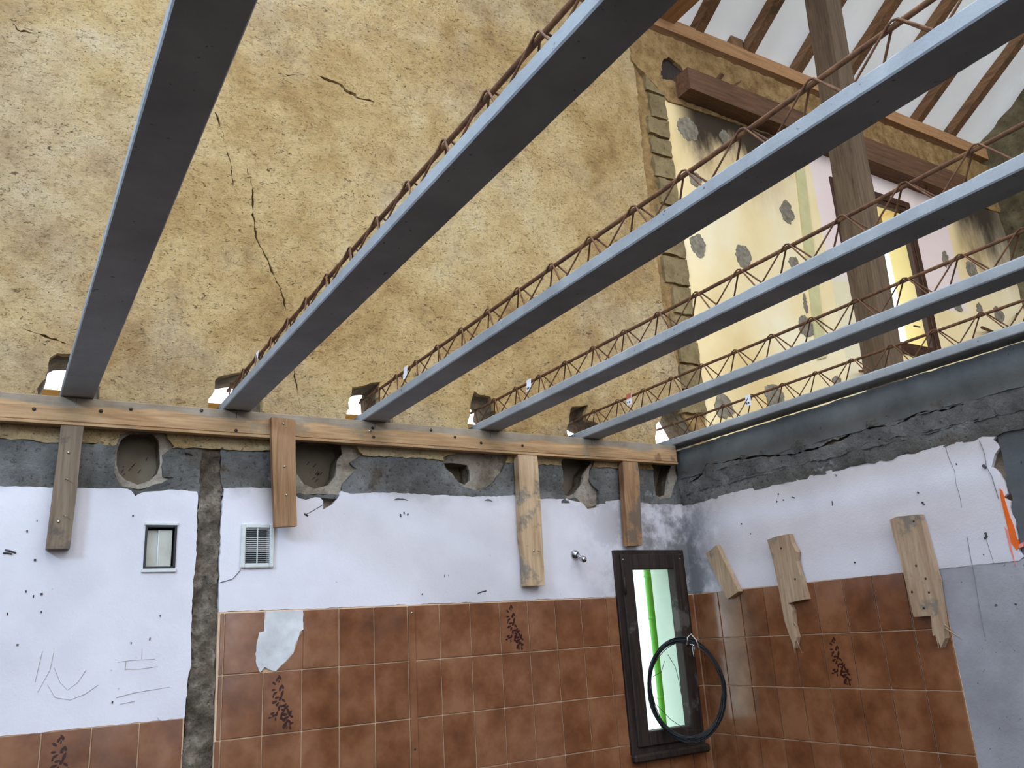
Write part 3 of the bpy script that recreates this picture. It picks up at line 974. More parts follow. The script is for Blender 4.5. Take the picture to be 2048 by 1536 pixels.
layer('grey_plaster', [(2.032, 0), (2.032, RT), (1.60, RT + 0.004), (1.60, 0)][::-1], 'r', XR + 0.001, XR + 0.03, 'screed', spacing=0.03, relief=nz(0.002, 9, 4, 2), parent=wall_r)
layer('concrete_column', [(YB, 0), (1.715, 0), (1.70, 0.30), (1.705, 1.6), (1.69, 0.62 + H), (1.66, 0.66 + H), (YB, 0.66 + H)], 'r', XR + 0.006, XR + 0.03, 'column', spacing=0.04, relief=nz(0.006, 8, 4, 2), jag=0.006, parent=wall_r)
layer('grout_bed', [(2.032, 0), (YW, 0), (YW, RT + 0.003), (2.032, RT + 0.003)], 'r', XR + 0.0025, XR + 0.03, 'grout', parent=wall_r)
for row in range(0, 8):
    z1 = RT - row * TH
    z0 = max(z1 - TH, 0.004)
    for c in range(-2, 8):
        y1, y0 = RY0 - c * TW, RY0 - (c + 1) * TW
        y1 = min(y1, YW - 0.0045)
        if y1 - y0 < 0.01:
            continue
        o = tile_at('r', y0, y1, z0, z1)
        if o and (c, row) == (4, 1):
            floral(o, 'r')
layer('spray_mark', pR([(668, 925), (684, 940), (700, 1000), (735, 1110), (765, 1180), (800, 1320), (780, 1335), (745, 1290), (720, 1180), (695, 1070), (676, 990)]), 'r', XR - 0.004, XR + 0.01, 'orange', parent=wall_r)
layer('spray_mark', pR([(796, 1300), (828, 1282), (828, 1310), (800, 1325)]), 'r', XR - 0.004, XR + 0.01, 'pink', parent=wall_r)
layer('spray_mark', pR([(700, 1180), (720, 1200), (775, 1440), (760, 1400), (735, 1330)]), 'r', XR - 0.003, XR + 0.01, 'pink', parent=wall_r)
mk, mk2 = [], []
p5 = lambda L: crop(1180, 850, .4465, L)
for a, b in [(845, 306), (838, 340), (865, 334), (1103, 222), (1640, 172), (1472, 300), (1187, 612), (720, 485), (1492, 345), (1498, 352), (1762, 578), (1820, 803), (1908, 800), (680, 440)]:
    q = p5([(a, b), (a + random.uniform(-4, 4), b + random.uniform(3, 7))])
    mk.append(mark(q, random.uniform(.002, .005), 'r'))
for L in [[(1772, 482), (1778, 500), (1768, 508)], [(1760, 180), (1775, 192)], [(905, 322), (918, 326)], [(1085, 340), (1086, 362)]]:
    mk.append(mark(p5(L), .006 if L[0][0] > 1700 else .002, 'r'))
for L in [[(1592, 95), (1605, 140), (1635, 210), (1640, 260), (1660, 330), (1666, 370)], [(1690, 500), (1705, 590), (1725, 690), (1745, 820), (1770, 950)], [(1745, 70), (1768, 130), (1775, 185), (1800, 230), (1830, 330)],
          [(1775, 510), (1810, 620)]]:
    mk2.append(mark(p5(L), .0014, 'r'))
v, f = join_geo(mk2)
tag(link('water_streaks', pdata('water_streaks', v, f), M['streak'], wall_r), kind='stuff')
v, f = join_geo(mk)
tag(link('scuff_marks', pdata('scuff_marks', v, f), M['mark'], wall_r), kind='stuff')

# remaining shell: left wall, rear wall with a doorway, far gable
GW = (-0.4, 1.1, 2.10 + H, 2.70 + H)              # window of the left gable: y0, y1, z0, z1
wl = layer('wall_left', [(YB - 0.2, 0), (YW + WT, 0), (YW + WT, 3.9 + H), (-0.6, 3.95 + H + 4.05 * 0.65), (YB - 0.2, 5.9 + H)], 'r', XL, XL - 0.2, 'shell', holes=[rect(GW)], rear=True)
tag(wl, kind='structure')
w4 = tag(empty('window_4', (XL, (GW[0] + GW[1]) / 2, GW[2])), kind='structure')
for a, b in [((XL - 0.12, GW[0], GW[2]), (XL - 0.06, GW[0] + 0.04, GW[3])), ((XL - 0.12, GW[1] - 0.04, GW[2]), (XL - 0.06, GW[1], GW[3])),
             ((XL - 0.12, GW[0] + 0.04, GW[3] - 0.04), (XL - 0.06, GW[1] - 0.04, GW[3])), ((XL - 0.12, GW[0] + 0.04, GW[2]), (XL - 0.06, GW[1] - 0.04, GW[2] + 0.04))]:
    keep_world(box('frame_bar', a, b, 'frame_brown', None, 0.003), w4)
bmw = layer('wall_rear', [(XL, 0), (XR + 0.13, 0), (XR + 0.13, ZT), (XL, ZT)], 'b', YB, YB - 0.2, 'shell', holes=[[(0.1, -0.01), (2.4, -0.01), (2.4, 2.15), (0.1, 2.15)]], rear=True)
tag(bmw, kind='structure')
gab = layer('wall_gable', [(YB, 0), (YW + WT, 0), (YW + WT, 3.95 + H), (-0.6, 3.95 + H + 4.05 * 0.65), (YB, 3.95 + H + 2.9 * 0.65)], 'r', XG, XG + 0.3, 'gable', spacing=0.07,
            relief=lambda u, v: 0.05 * noise.fractal((u * 4, v * 4, 2), 0.9, 2, 4) + 0.03, rear=True)
tag(gab, kind='structure')

# ------------------------------------------------------------------ windows
def frame_bars(name, r, t, y0, y1, mat, parent, bevel=0.003):
    x0, x1, z0, z1 = r
    P = [((x0, y0, z0), (x0 + t, y1, z1)), ((x1 - t, y0, z0), (x1, y1, z1)), ((x0 + t, y0, z1 - t), (x1 - t, y1, z1)), ((x0 + t, y0, z0), (x1 - t, y1, z0 + t))]
    return [box(name, a, b, mat, parent, bevel) for a, b in P]


w1 = tag(empty('window_1', ((W1[0] + W1[1]) / 2, YW, W1[2])), kind='structure')
W1P = []
W1P += frame_bars('frame_bar', W1, 0.045, YW - 0.016, YW + 0.05, 'frame', None)
S1 = (W1[0] + 0.034, W1[1] - 0.022, W1[2] + 0.03, W1[3] - 0.022)
sx0, sx1, sz0, sz1 = S1
gx0, gx1, gz0, gz1 = 2.793, 3.070, -0.488 + H, 0.282 + H
for a, b in [((sx0, YW - 0.03, sz0), (gx0, YW + 0.03, sz1)), ((gx1, YW - 0.03, sz0), (sx1, YW + 0.03, sz1)), ((gx0, YW - 0.03, gz1), (gx1, YW + 0.03, sz1)), ((gx0, YW - 0.03, sz0), (gx1, YW + 0.03, gz0))]:
    W1P.append(box('sash_bar', a, b, 'frame', None, 0.005))
W1P.append(box('pane', (gx0 - 0.008, YW + 0.008, gz0 - 0.008), (gx1 + 0.008, YW + 0.012, gz1 + 0.008), 'glass'))
W1P.append(box('drip_rail', (W1[0] - 0.005, YW - 0.045, W1[2] - 0.035), (W1[1] + 0.005, YW - 0.004, W1[2] + 0.004), 'frame', None, 0.01))
W1P.append(tube('hinge', [(W1[0] + 0.036, YW - 0.036, 0.16 + H), (W1[0] + 0.036, YW - 0.036, 0.245 + H)], 0.007, 'frame', None, 8))
W1P.append(tube('handle', [(3.10, YW - 0.03, -0.10 + H), (3.10, YW - 0.065, -0.10 + H), (3.10, YW - 0.072, -0.11 + H), (3.10, YW - 0.072, -0.165 + H)], 0.008, 'chrome', None, 8))
for (px, py) in [(1246, 1119), (1360, 1117)]:
    x, z = bw(px, py, YW - 0.031)
    W1P.append(tube('screw', [(x, YW - 0.03, z), (x, YW - 0.033, z)], 0.004, 'screw', None, 8))
e = 0.004
rv = [((W1H[1] - e, YW + 0.05, W1H[2]), (W1H[1] + e, YW + WT + .02, W1H[3])), ((W1H[0] - e, YW + 0.05, W1H[2]), (W1H[0] + e, YW + WT + .02, W1H[3])),
      ((W1H[0], YW + 0.05, W1H[3] - e), (W1H[1], YW + WT + .02, W1H[3] + e)), ((W1H[0], YW + 0.05, W1H[2] - e), (W1H[1], YW + WT + .02, W1H[2] + e))]
for a, b in rv:
    W1P.append(box('reveal', a, b, 'reveal'))
for o in W1P:
    keep_world(o, w1)

w2 = tag(empty('window_2', ((W2[0] + W2[1]) / 2, YW, W2[2])), kind='structure')
P2 = frame_bars('frame_bar', W2, 0.055, YW - 0.015, YW + 0.05, 'frame_brown', None)
P2 += frame_bars('sash_bar', (W2[0] + 0.05, W2[1] - 0.05, W2[2] + 0.05, W2[3] - 0.05), 0.045, YW - 0.005, YW + 0.035, 'frame_brown', None)
P2.append(box('pane', (W2[0] + 0.09, YW + 0.012, W2[2] + 0.09), (W2[1] - 0.09, YW + 0.016, W2[3] - 0.09), 'glass'))
for a, b in [((W2[1] - 2 * e, YW + 0.05, W2[2]), (W2[1] + e, YW + WT + .02, W2[3])), ((W2[0] - e, YW + 0.05, W2[2]), (W2[0] + 2 * e, YW + WT + .02, W2[3])),
             ((W2[0], YW + 0.05, W2[3] - 2 * e), (W2[1], YW + WT + .02, W2[3] + e)), ((W2[0], YW + 0.05, W2[2] - e), (W2[1], YW + WT + .02, W2[2] + 2 * e))]:
    P2.append(box('reveal', a, b, 'reveal_yellow'))
for o in P2:
    keep_world(o, w2)

# small black framed light in the left bay
w3 = tag(empty('window_3', ((BOXW[0] + BOXW[1]) / 2, YW, BOXW[2])), kind='structure')
P3 = frame_bars('frame_bar', BOXW, 0.008, YW - 0.006, YW + 0.08, 'black', None, 0.001)
bx, bz0_, bz1_ = (BOXW[0] + BOXW[1]) / 2 - 0.006, BOXW[2] + 0.008, BOXW[3] - 0.016
P3.append(box('pane', (BOXW[0] + 0.008, YW + 0.022, bz0_), (bx, YW + 0.028, bz1_), 'pane_dirty'))
P3.append(box('pane', (bx + 0.001, YW + 0.012, bz0_), (BOXW[1] - 0.014, YW + 0.018, bz1_), 'pane_dirty'))
P3.append(box('backing', (BOXW[0], YW + 0.08, BOXW[2]), (BOXW[1], YW + 0.09, BOXW[3]), 'duct'))
P3.append(box('mullion', (bx - 0.002, YW + 0.01, bz0_), (bx + 0.002, YW + 0.03, bz1_), 'plastic'))
P3.append(box('top_lip', (BOXW[0] - 0.004, YW - 0.009, BOXW[3]), (BOXW[1] + 0.004, YW + 0.02, BOXW[3] + 0.012), 'plastic', None, 0.002))
P3.append(box('bottom_lip', (BOXW[0] - 0.006, YW - 0.009, BOXW[2] - 0.014), (BOXW[1] + 0.004, YW + 0.02, BOXW[2]), 'plastic', None, 0.002))
for o in P3:
    keep_world(o, w3)

# ------------------------------------------------------------------ roof: plate, timbers, rafters, membrane
def beam_thing(name, pts8, mat, label, cat, group=None, sub=0):
    """a timber from two end quads with slightly wavy arrises"""
    q0, q1 = [Vector(p) for p in pts8[0]], [Vector(p) for p in pts8[1]]
    n = max(2, int((q1[0] - q0[0]).length / 0.25))
    V, Fc = [], []
    s = random.uniform(0, 50)
    for i in range(n + 1):
        for k in range(4):
            p = q0[k].lerp(q1[k], i / n)
            p = p + Vector((noise.noise((s + i * 0.7, k * 3.1, 0)), noise.noise((s + i * 0.7, k * 3.1, 9)), noise.noise((s + i * 0.7, k * 3.1, 19)))) * 0.006
            V.append(p)
    for i in range(n):
        for k in range(4):
            l = (k + 1) % 4
            Fc.append((i * 4 + k, i * 4 + l, (i + 1) * 4 + l, (i + 1) * 4 + k))
    Fc.append((3, 2, 1, 0))
    Fc.append(tuple(n * 4 + k for k in range(4)))
    me = pdata(name, V, Fc)
    bm = bmesh.new()
    bm.from_mesh(me)
    bmesh.ops.recalc_face_normals(bm, faces=bm.faces)
    bm.to_mesh(me)
    bm.free()
    o = link(name, me, M[mat])
    return tag(o, label, cat, group)


beam_thing('wall_plate', ([(XL, YW - 0.03, PLATE_Z), (XL, YW + WT, PLATE_Z), (XL, YW + WT, 3.93 + H), (XL, YW - 0.03, 3.93 + H)],
                          [(XG, YW - 0.03, PLATE_Z + 0.06), (XG, YW + WT, PLATE_Z + 0.06), (XG, YW + WT, 4.0 + H), (XG, YW - 0.03, 4.0 + H)]), 'plate',
           'orange-brown timber wall plate along the wall top carrying the rafters', 'timber')
lt_ = beam_thing('lintel_timber', ([(3.585, YW - 0.135, 3.344 + H), (3.585, YW + 0.02, 3.344 + H), (3.585, YW + 0.02, 3.505 + H), (3.585, YW - 0.135, 3.505 + H)],
                             [(6.75, YW - 0.13, 3.265 + H), (6.75, YW + 0.02, 3.265 + H), (6.75, YW + 0.02, 3.49 + H), (6.75, YW - 0.13, 3.49 + H)]), 'timber',
           'dark brown timber set on the cream wall above the upper window', 'timber')
for px0, py0, px1, py1, r_k in [(1430, 149, 1441, 141, 0.02), (1456, 160, 1477, 149, 0.009)]:
    xa, za = bw(px0, py0, YW - 0.10)
    xb_, zb_ = bw(px1, py1, YW - 0.13)
    link('peg', pdata('peg', *tube_geo([(xa, YW - 0.09, 3.50 + H), (xb_, YW - 0.14, 3.555 + H)], [r_k, r_k * 0.8], 4)), M['timber'], lt_)
beam_thing('tie_timber', ([(3.44, YW - 0.02, 3.94 + H), (3.63, YW - 0.02, 3.94 + H), (3.63, YW - 0.02, 4.14 + H), (3.44, YW - 0.02, 4.14 + H)],
                          [(3.44, -0.9, 3.94 + H), (3.63, -0.9, 3.94 + H), (3.63, -0.9, 4.14 + H), (3.44, -0.9, 4.14 + H)]), 'tie',
           'orange-brown tie timber crossing from the wall plate over the joists', 'timber')
SL = math.tan(math.radians(33))
roof_z = lambda y, x=4: 3.94 + H + 0.02 * (x - 3.6) + (YW - y) * SL
RIDGE = -0.6
YV = YW + 0.72
for i in range(10):
    x = 2.35 + 0.51 * i + random.uniform(-0.015, 0.015)
    w = 0.036 + random.uniform(-0.003, 0.004)
    zo = 0.0 if x < XG else 0
    f0, f1 = roof_z(YV, x), roof_z(RIDGE, x)
    beam_thing('rafter', ([(x - w, YV, f0), (x + w, YV, f0), (x + w, YV, f0 + 0.10), (x - w, YV, f0 + 0.10)],
                          [(x - w, RIDGE, f1), (x + w, RIDGE, f1), (x + w, RIDGE, f1 + 0.10), (x - w, RIDGE, f1 + 0.10)]), 'rafter',
               {4: 'rough brown rafter with a short timber block against its foot', 6: 'rough brown rafter passing behind the leaning roof post',
                9: 'rough brown rafter beside the stone gable wall'}.get(i, 'rough brown rafter sloping up under the white roof membrane'), 'rafter', 'rafters resting on the wall plate')
# sagging membrane over the rafters
V, Fc = [], []
xs = np.arange(1.9, XG + 0.25, 0.085)
ys = np.linspace(YV + 0.06, RIDGE - 0.05, 50)
for j, y in enumerate(ys):
    for i, x in enumerate(xs):
        ph = ((x - 2.35) / 0.51) % 1.0
        sag = -0.018 * math.sin(math.pi * ph) * (0.6 + 0.8 * noise.noise((x * 0.9, y * 1.3, 4)))
        V.append((x, y, roof_z(y, x) + 0.122 + sag + 0.010 * noise.fractal((x * 3, y * 2, 1), 0.8, 2, 3)))
n = len(xs)
for j in range(len(ys) - 1):
    for i in range(n - 1):
        Fc.append((j * n + i, j * n + i + 1, (j + 1) * n + i + 1, (j + 1) * n + i))
roofm = link('roof_membrane', pdata('roof_membrane', V, Fc, True), M['membrane'])
so = roofm.modifiers.new('thickness', 'SOLIDIFY')
so.thickness = 0.004
so.offset = 1
tag(roofm, 'white wrinkled roofing membrane stretched over the rafters', 'roof membrane')
# block nailed beside a rafter foot
x, z = bw(1492, 103)
o = box('timber_block', (4.39 - 0.185, YW - 0.02, 3.984 + H), (4.39 - 0.065, YW + 0.06, 4.075 + H), 'rafter', None, 0.006)
tag(o, 'short timber block on the wall plate against a rafter foot', 'timber block')
# leaning post in the room beyond
P0, P1 = ray(1770, 700), ray(1655, 20)
yb = 2.6
b0 = P0 * yb / P0[1]
b1 = P1 * yb / P1[1]
sl = (b1[0] - b0[0]) / (b1[2] - b0[2])
sz = 0.15
zt = roof_z(yb, 4.2) - H + 0.0
xb = lambda z: b0[0] + (z - b0[2]) * sl
quad = lambda z: [(xb(z), yb, z + H), (xb(z) + sz, yb, z + H), (xb(z) + sz, yb + sz, z + H), (xb(z), yb + sz, z + H)]
post = beam_thing('roof_post', (quad(-H), quad(zt - 0.09)), 'post', 'dark weathered timber post leaning up to the roof before the upper window', 'post')

# ------------------------------------------------------------------ ledger board and prop boards
ld = empty('ledger_board', (1.5, YW - 0.03, 0.841 + H))
LX0, LX1 = -1.2, 3.163
parts = [box('board', (LX0, YW - 0.052, 0.853 + H), (LX1, YW - 0.018, 0.9475 + H), 'ledger', None, 0.003),
         box('bottom_strip', (LX0, YW - 0.054, 0.8405 + H), (LX1, YW - 0.018, 0.8515 + H), 'ledger', None, 0.001)]
for px, py in [(68, 818), (262, 818), (403, 821), (472, 861), (747, 874), (862, 860), (745, 856), (910, 874), (962, 886), (1045, 891), (202, 822)]:
    x, z = bw(px, py, YW - 0.053)
    parts.append(tube('screw', [(x, YW - 0.05, z), (x, YW - 0.0545, z)], 0.007, 'nail', None, 8))
x, z = bw(740, 862, YW - 0.053)
parts.append(tube('screw', [(x, YW - 0.05, z), (x, YW - 0.056, z)], 0.006, 'screw', None, 8))
for i, xj in enumerate(JX[:5]):
    xm = xj + 0.055
    parts.append(box('pencil_mark', (xm - 0.0008, YW - 0.0526, 0.915 + H), (xm + 0.0008, YW - 0.05, 0.944 + H), 'mark'))
for o in parts:
    keep_world(o, ld)
tag(ld, 'long orange-brown ledger board fixed on the wall under the joist ends', 'board')


def prop(name, poly_px, front, thick, mat, label, screws, y=None, cat='board', group=None):
    pts = bwl(poly_px, front)
    e0 = empty(name, (sum(p[0] for p in pts) / len(pts), front, min(p[1] for p in pts)))
    b = layer('board', pts, 'b', front, front + thick, mat, spacing=0.03, relief=nz(0.0012, 8), estep=0.04, rear=True)
    keep_world(b, e0)
    for px, py, kind in screws:
        x, z = bw(px, py, front - 0.001)
        if kind == 'nail':
            o = tube('nail', [(x, front + .004, z), (x + 0.006, front - 0.02, z - 0.006)], 0.0022, 'screw', None, 6)
        else:
            o = tube('screw', [(x, front + .004, z), (x, front - 0.002, z)], 0.005, kind, None, 8)
        keep_world(o, e0)
    return tag(e0, label, cat, group)


prop('prop_board', [(122, 850), (168, 851), (163, 890), (154, 980), (140, 1097), (92, 1097), (106, 985), (118, 890)], YW - 0.050, 0.045, 'prop_grey',
     'weathered grey-brown prop board slanting below the ledger beside the small black framed window',
     [(140, 865, 'nail_h'), (137, 905, 'screw'), (131, 957, 'nail'), (127, 1030, 'nail'), (117, 1043, 'screw'), (117, 1059, 'nail_h')] if False else
     [(137, 905, 'screw'), (131, 957, 'nail'), (127, 1030, 'nail'), (117, 1043, 'screw')])
prop('prop_board', [(543, 834), (591, 839), (591, 900), (594, 1052), (550, 1054), (546, 960)], YW - 0.084, 0.030, 'prop',
     'brown prop board screwed over the ledger face above the vent grille', [(567, 847, 'screw'), (569, 933, 'screw'), (573, 990, 'screw')])
prop('prop_board', [(1036, 904), (1074, 906.5), (1076, 930), (1081, 1000), (1085, 1080), (1090, 1171), (1052, 1172), (1049, 1110), (1044, 1070), (1041, 1000), (1038, 950)], YW - 0.050, 0.042, 'prop_pale',
     'pale prop board with a waney edge and grey stain under the ledger', [(1068, 1101, 'screw'), (1076, 1101, 'nail')])
prop('prop_board', [(1245, 917), (1275, 920), (1279, 960), (1285, 1091), (1256, 1092), (1250, 1000)], YW - 0.050, 0.038, 'prop',
     'short brown prop board between the ledger and the dark corner window', [])

# ------------------------------------------------------------------ scrap boards nailed to the right wall
def scrap(poly, front, thick, label, holes=(), splinters=()):
    pts = rwl(p5(poly), front)
    c = (sum(p[0] for p in pts) / len(pts), min(p[1] for p in pts))
    e0 = empty('scrap_board', (front, c[0], c[1]))
    b = layer('board', pts[::-1], 'r', front, front + thick, 'scrap', spacing=0.03, relief=nz(0.0015, 9), jag=0.0012, estep=0.02, rear=True)
    keep_world(b, e0)
    for px, py in holes:
        y, z = rw(*p5([(px, py)])[0], front - 0.001)
        keep_world(tube('nail_head', [(front + 0.003, y, z), (front - 0.001, y, z)], 0.005, 'nail', None, 8), e0)
    for L in splinters:
        q = [(front + 0.008 - 0.004 * i, *rw(*p, front)) for i, p in enumerate(p5(L))]
        keep_world(tube('splinter', q, [0.004, 0.003, 0.0008][:len(q)] if len(q) == 3 else [0.004, 0.001], 'scrap', None, 5), e0)
    return tag(e0, label, 'board')


scrap([(518, 575), (568, 537), (600, 610), (666, 745), (615, 780), (570, 690)], XR - 0.032, 0.028, 'small grey-streaked board scrap tilted on the white wall near the corner window')
scrap([(793, 515), (840, 498), (890, 487), (903, 530), (925, 570), (922, 610), (945, 690), (970, 780), (888, 797), (904, 830), (910, 895), (925, 950), (915, 1000), (900, 960), (882, 910), (868, 870), (850, 760), (830, 660), (812, 580)],
      XR - 0.034, 0.03, 'splintered board scrap with a grey stained edge, between two other scraps', [(855, 552), (918, 690)],
      [[(890, 900), (905, 960), (918, 1030)], [(900, 900), (922, 960), (950, 1022)], [(905, 880), (925, 905)], [(896, 905), (894, 940)]])
scrap([(1342, 425), (1380, 410), (1475, 400), (1490, 450), (1522, 570), (1555, 690), (1575, 830), (1590, 955), (1572, 998), (1548, 940), (1535, 945), (1525, 855), (1450, 860), (1430, 780), (1405, 670), (1385, 590), (1360, 500)],
      XR - 0.034, 0.03, 'largest splintered board scrap, lapping the end of the brown tiles', [(1442, 748), (1503, 688), (1518, 750), (1495, 820), (1450, 432), (1460, 630)],
      [[(1540, 930), (1555, 970), (1562, 1000)], [(1570, 900), (1610, 925), (1668, 962)], [(1575, 890), (1612, 915)], [(1560, 940), (1575, 1000)]])

# ------------------------------------------------------------------ concrete lattice joists
APEX = [3.34, 3.285, 3.345, 3.334, 3.348, 3.24]
JLAB = ['concrete lattice joist seated on the ledger above the slanting weathered prop board',
        'concrete lattice joist landing on the ledger just beside the prop board over the vent grille',
        'concrete lattice joist with a curled white paper tag, third from the tiled side wall\'s joist',
        'concrete lattice joist with a hanging white paper tag, passing the leaning post',
        'concrete lattice joist with a red and white tag, next to the side wall joist',
        'concrete lattice joist lying along the top of the tiled side wall']
YE0, YE1 = YB + 0.02, YW + 0.15


def joist(i):
    x0, x1 = JX[i], JX[i] + JW
    xc = (x0 + x1) / 2
    root = empty('lattice_joist', (xc, YW, JZ))
    prof = [(x0 + 0.003, JZ), (x1 - 0.003, JZ), (x1, JZ + 0.004), (x1 - 0.001, JZ + JH - 0.006), (x1 - 0.008, JZ + JH), (x0 + 0.008, JZ + JH), (x0 + 0.001, JZ + JH - 0.006), (x0, JZ + 0.004)]
    ys_ = np.arange(YE0, YE1 + 0.02, 0.018)
    ys_[-1] = YE1
    V, Fc = [], []
    m = len(prof)
    for j, y in enumerate(ys_):
        for k, (x, z) in enumerate(prof):
            a = 0.0022 if k in (3, 4, 5, 6) else 0.0005
            V.append((x + a * noise.noise((y * 31, k * 2.3, i * 5)), y, z + a * noise.noise((y * 29, k * 2.3, i * 5 + 40))))
    for j in range(len(ys_) - 1):
        for k in range(m):
            l = (k + 1) % m
            Fc.append((j * m + k, (j + 1) * m + k, (j + 1) * m + l, j * m + l))
    Fc.append(tuple(range(m)))
    Fc.append(tuple((len(ys_) - 1) * m + k for k in range(m))[::-1])
    o = link('concrete_heel', pdata('concrete_heel', V, Fc), M['joist'])
    bm = bmesh.new()
    bm.from_mesh(o.data)
    bmesh.ops.recalc_face_normals(bm, faces=bm.faces)
    bm.to_mesh(o.data)
    bm.free()
    ps = [o]
    bow = lambda y: 0.003 * noise.noise((y * 1.1, i * 7.0, 0))
    ps.append(tube('top_bar', [(xc + bow(y), y, CHORD_Z - 0.004 + bow(y + 9)) for y in np.arange(YE0, YE1 + 0.05, 0.12)], 0.0065, 'rust', None, 8))
    for s in (-1, 1):
        pts = []
        y = APEX[i] + 0.2
        while y > YE0 + 0.1:
            for dy, off, z in ((0.012, 0.0075, CHORD_Z + 0.001), (0.0, 0.0078, CHORD_Z + 0.005), (-0.012, 0.0075, CHORD_Z + 0.001), (-0.095, 0.040, JZ + JH - 0.006), (-0.105, 0.040, JZ + JH - 0.006)):
                if YE0 < y + dy < YE1:
                    pts.append((xc + bow(y) + s * off, y + dy, z))
            y -= 0.2
        ps.append(tube('lattice_wire', pts, 0.0028, 'rust', None, 6))
    if i in (1, 2, 3, 4, 5):
        yt = {1: 3.06, 2: 3.03, 3: 3.01, 4: 3.05, 5: 2.86}[i]
        w, h = (0.036, 0.05)
        lean = 0.004
        tg = link('paper_tag', pdata('paper_tag', [(xc - 0.011, yt - w / 2, CHORD_Z + 0.006), (xc - 0.011, yt + w / 2, CHORD_Z + 0.006), (xc - 0.013, yt + w / 2, CHORD_Z - 0.02), (xc - 0.013, yt - w / 2, CHORD_Z - 0.02),
                                                   (xc - 0.019, yt + w / 2 - lean, CHORD_Z - h), (xc - 0.019, yt - w / 2 - lean, CHORD_Z - h)],
                                     [(0, 1, 2, 3), (3, 2, 4, 5)]), M['paper'])
        sm_ = tg.modifiers.new('thickness', 'SOLIDIFY')
        sm_.thickness = 0.0006
        ps.append(tg)
        if i >= 3:
            gl = []
            for a in (-0.008, 0.005):
                q = [(xc - 0.0185, yt + a - 0.003, CHORD_Z - 0.032), (xc - 0.0185, yt + a + 0.004, CHORD_Z - 0.032), (xc - 0.0197, yt + a + 0.004, CHORD_Z - 0.041), (xc - 0.0197, yt + a - 0.003, CHORD_Z - 0.041)]
                gl.append(([Vector(p) for p in q], [(0, 1, 2, 3)]))
            v, f = join_geo(gl)
            pr = link('print', pdata('print', v, f), M['ink'], tg)
        if i == 4:
            q = [(xc - 0.0135, yt - w / 2, CHORD_Z + 0.007), (xc - 0.0135, yt + w / 2, CHORD_Z + 0.007), (xc - 0.0155, yt + w / 2, CHORD_Z - 0.016), (xc - 0.0155, yt - w / 2, CHORD_Z - 0.016)]
            link('red_stripe', pdata('red_stripe', q, [(0, 1, 2, 3)]), M['red_ink'], tg)
    for o in ps:
        keep_world(o, root)
    tag(root, JLAB[i], 'joist', 'lattice joists of the new floor')


for i in range(6):
    joist(i)

# ------------------------------------------------------------------ small fittings
vg = empty('vent_grille', ((VENT[0] + VENT[1]) / 2, YW, VENT[2]))
P = frame_bars('frame_bar', VENT, 0.018, YW - 0.014, YW - 0.001, 'plastic', None, 0.004)
n = 17
z0, z1 = VENT[2] + 0.02, VENT[3] - 0.02
for k in range(n):
    z = z0 + (z1 - z0) * (k + 0.5) / n
    me = pdata('slat', [(VENT[0] + 0.016, YW - 0.010, z - 0.0014), (VENT[1] - 0.016, YW - 0.010, z - 0.0014), (VENT[1] - 0.016, YW - 0.005, z - 0.0002), (VENT[0] + 0.016, YW - 0.005, z - 0.0002),
                        (VENT[0] + 0.016, YW - 0.010, z + 0.0004), (VENT[1] - 0.016, YW - 0.010, z + 0.0004), (VENT[1] - 0.016, YW - 0.005, z + 0.0016), (VENT[0] + 0.016, YW - 0.005, z + 0.0016)],
               [(3, 2, 1, 0), (4, 5, 6, 7), (0, 1, 5, 4), (2, 3, 7, 6), (1, 2, 6, 5), (3, 0, 4, 7)])
    P.append(link('slat', me, M['plastic']))
xm = (VENT[0] + VENT[1]) / 2 - 0.002
P.append(box('mullion', (xm - 0.002, YW - 0.012, z0 - 0.004), (xm + 0.002, YW - 0.008, z1 + 0.004), 'plastic'))
P.append(box('back_plate', (VENT[0] + 0.016, YW + 0.05, VENT[2] + 0.016), (VENT[1] - 0.016, YW + 0.055, VENT[3] - 0.016), 'duct'))
for o in P:
    keep_world(o, vg)
tag(vg, 'off-white plastic vent grille with horizontal slats on the white wall', 'vent grille')

x, z = bw(1150, 1110)
tp = empty('wall_valve', (x, YW, z))


def lathe(name, axis_pts, mat, n=16):
    return tube(name, [p for p, _ in axis_pts], [r for _, r in axis_pts], mat, None, n)


for o in [lathe('rosette', [((x, YW, z), 0.026), ((x, YW - 0.004, z), 0.026), ((x, YW - 0.012, z), 0.018), ((x, YW - 0.02, z), 0.012)], 'chrome'),
          lathe('stem', [((x, YW - 0.018, z), 0.009), ((x + 0.002, YW - 0.05, z - 0.022), 0.009)], 'chrome', 12),
          lathe('knob', [((x + 0.002, YW - 0.048, z - 0.021), 0.010), ((x + 0.002, YW - 0.052, z - 0.023), 0.015), ((x + 0.003, YW - 0.068, z - 0.030), 0.016), ((x + 0.003, YW - 0.076, z - 0.034), 0.010)], 'chrome')]:
    keep_world(o, tp)
tag(tp, 'chrome wall valve with round knob beside the corner window', 'valve')

# screwed cover strip over the tile joint
xs0, xs1 = bw(814, 1210)[0] + 0.002, bw(828, 1210)[0]
cs = empty('cover_strip', ((xs0 + xs1) / 2, YW, 0.0))
P = [box('strip', (xs0, YW - 0.009, 0.002), (xs1, YW - 0.0045, RT - 0.002), 'tile', None, 0.0015)]
for px, py in [(822, 1226), (828, 1498)]:
    x, z = bw(px, py)
    P.append(tube('screw', [(x, YW - 0.008, z), (x, YW - 0.0105, z)], 0.005, 'screw' if py < 1300 else 'nail', None, 8))
for o in P:
    keep_world(o, cs)
tag(cs, 'narrow brown cover strip screwed upright over the wall tiles', 'cover strip')

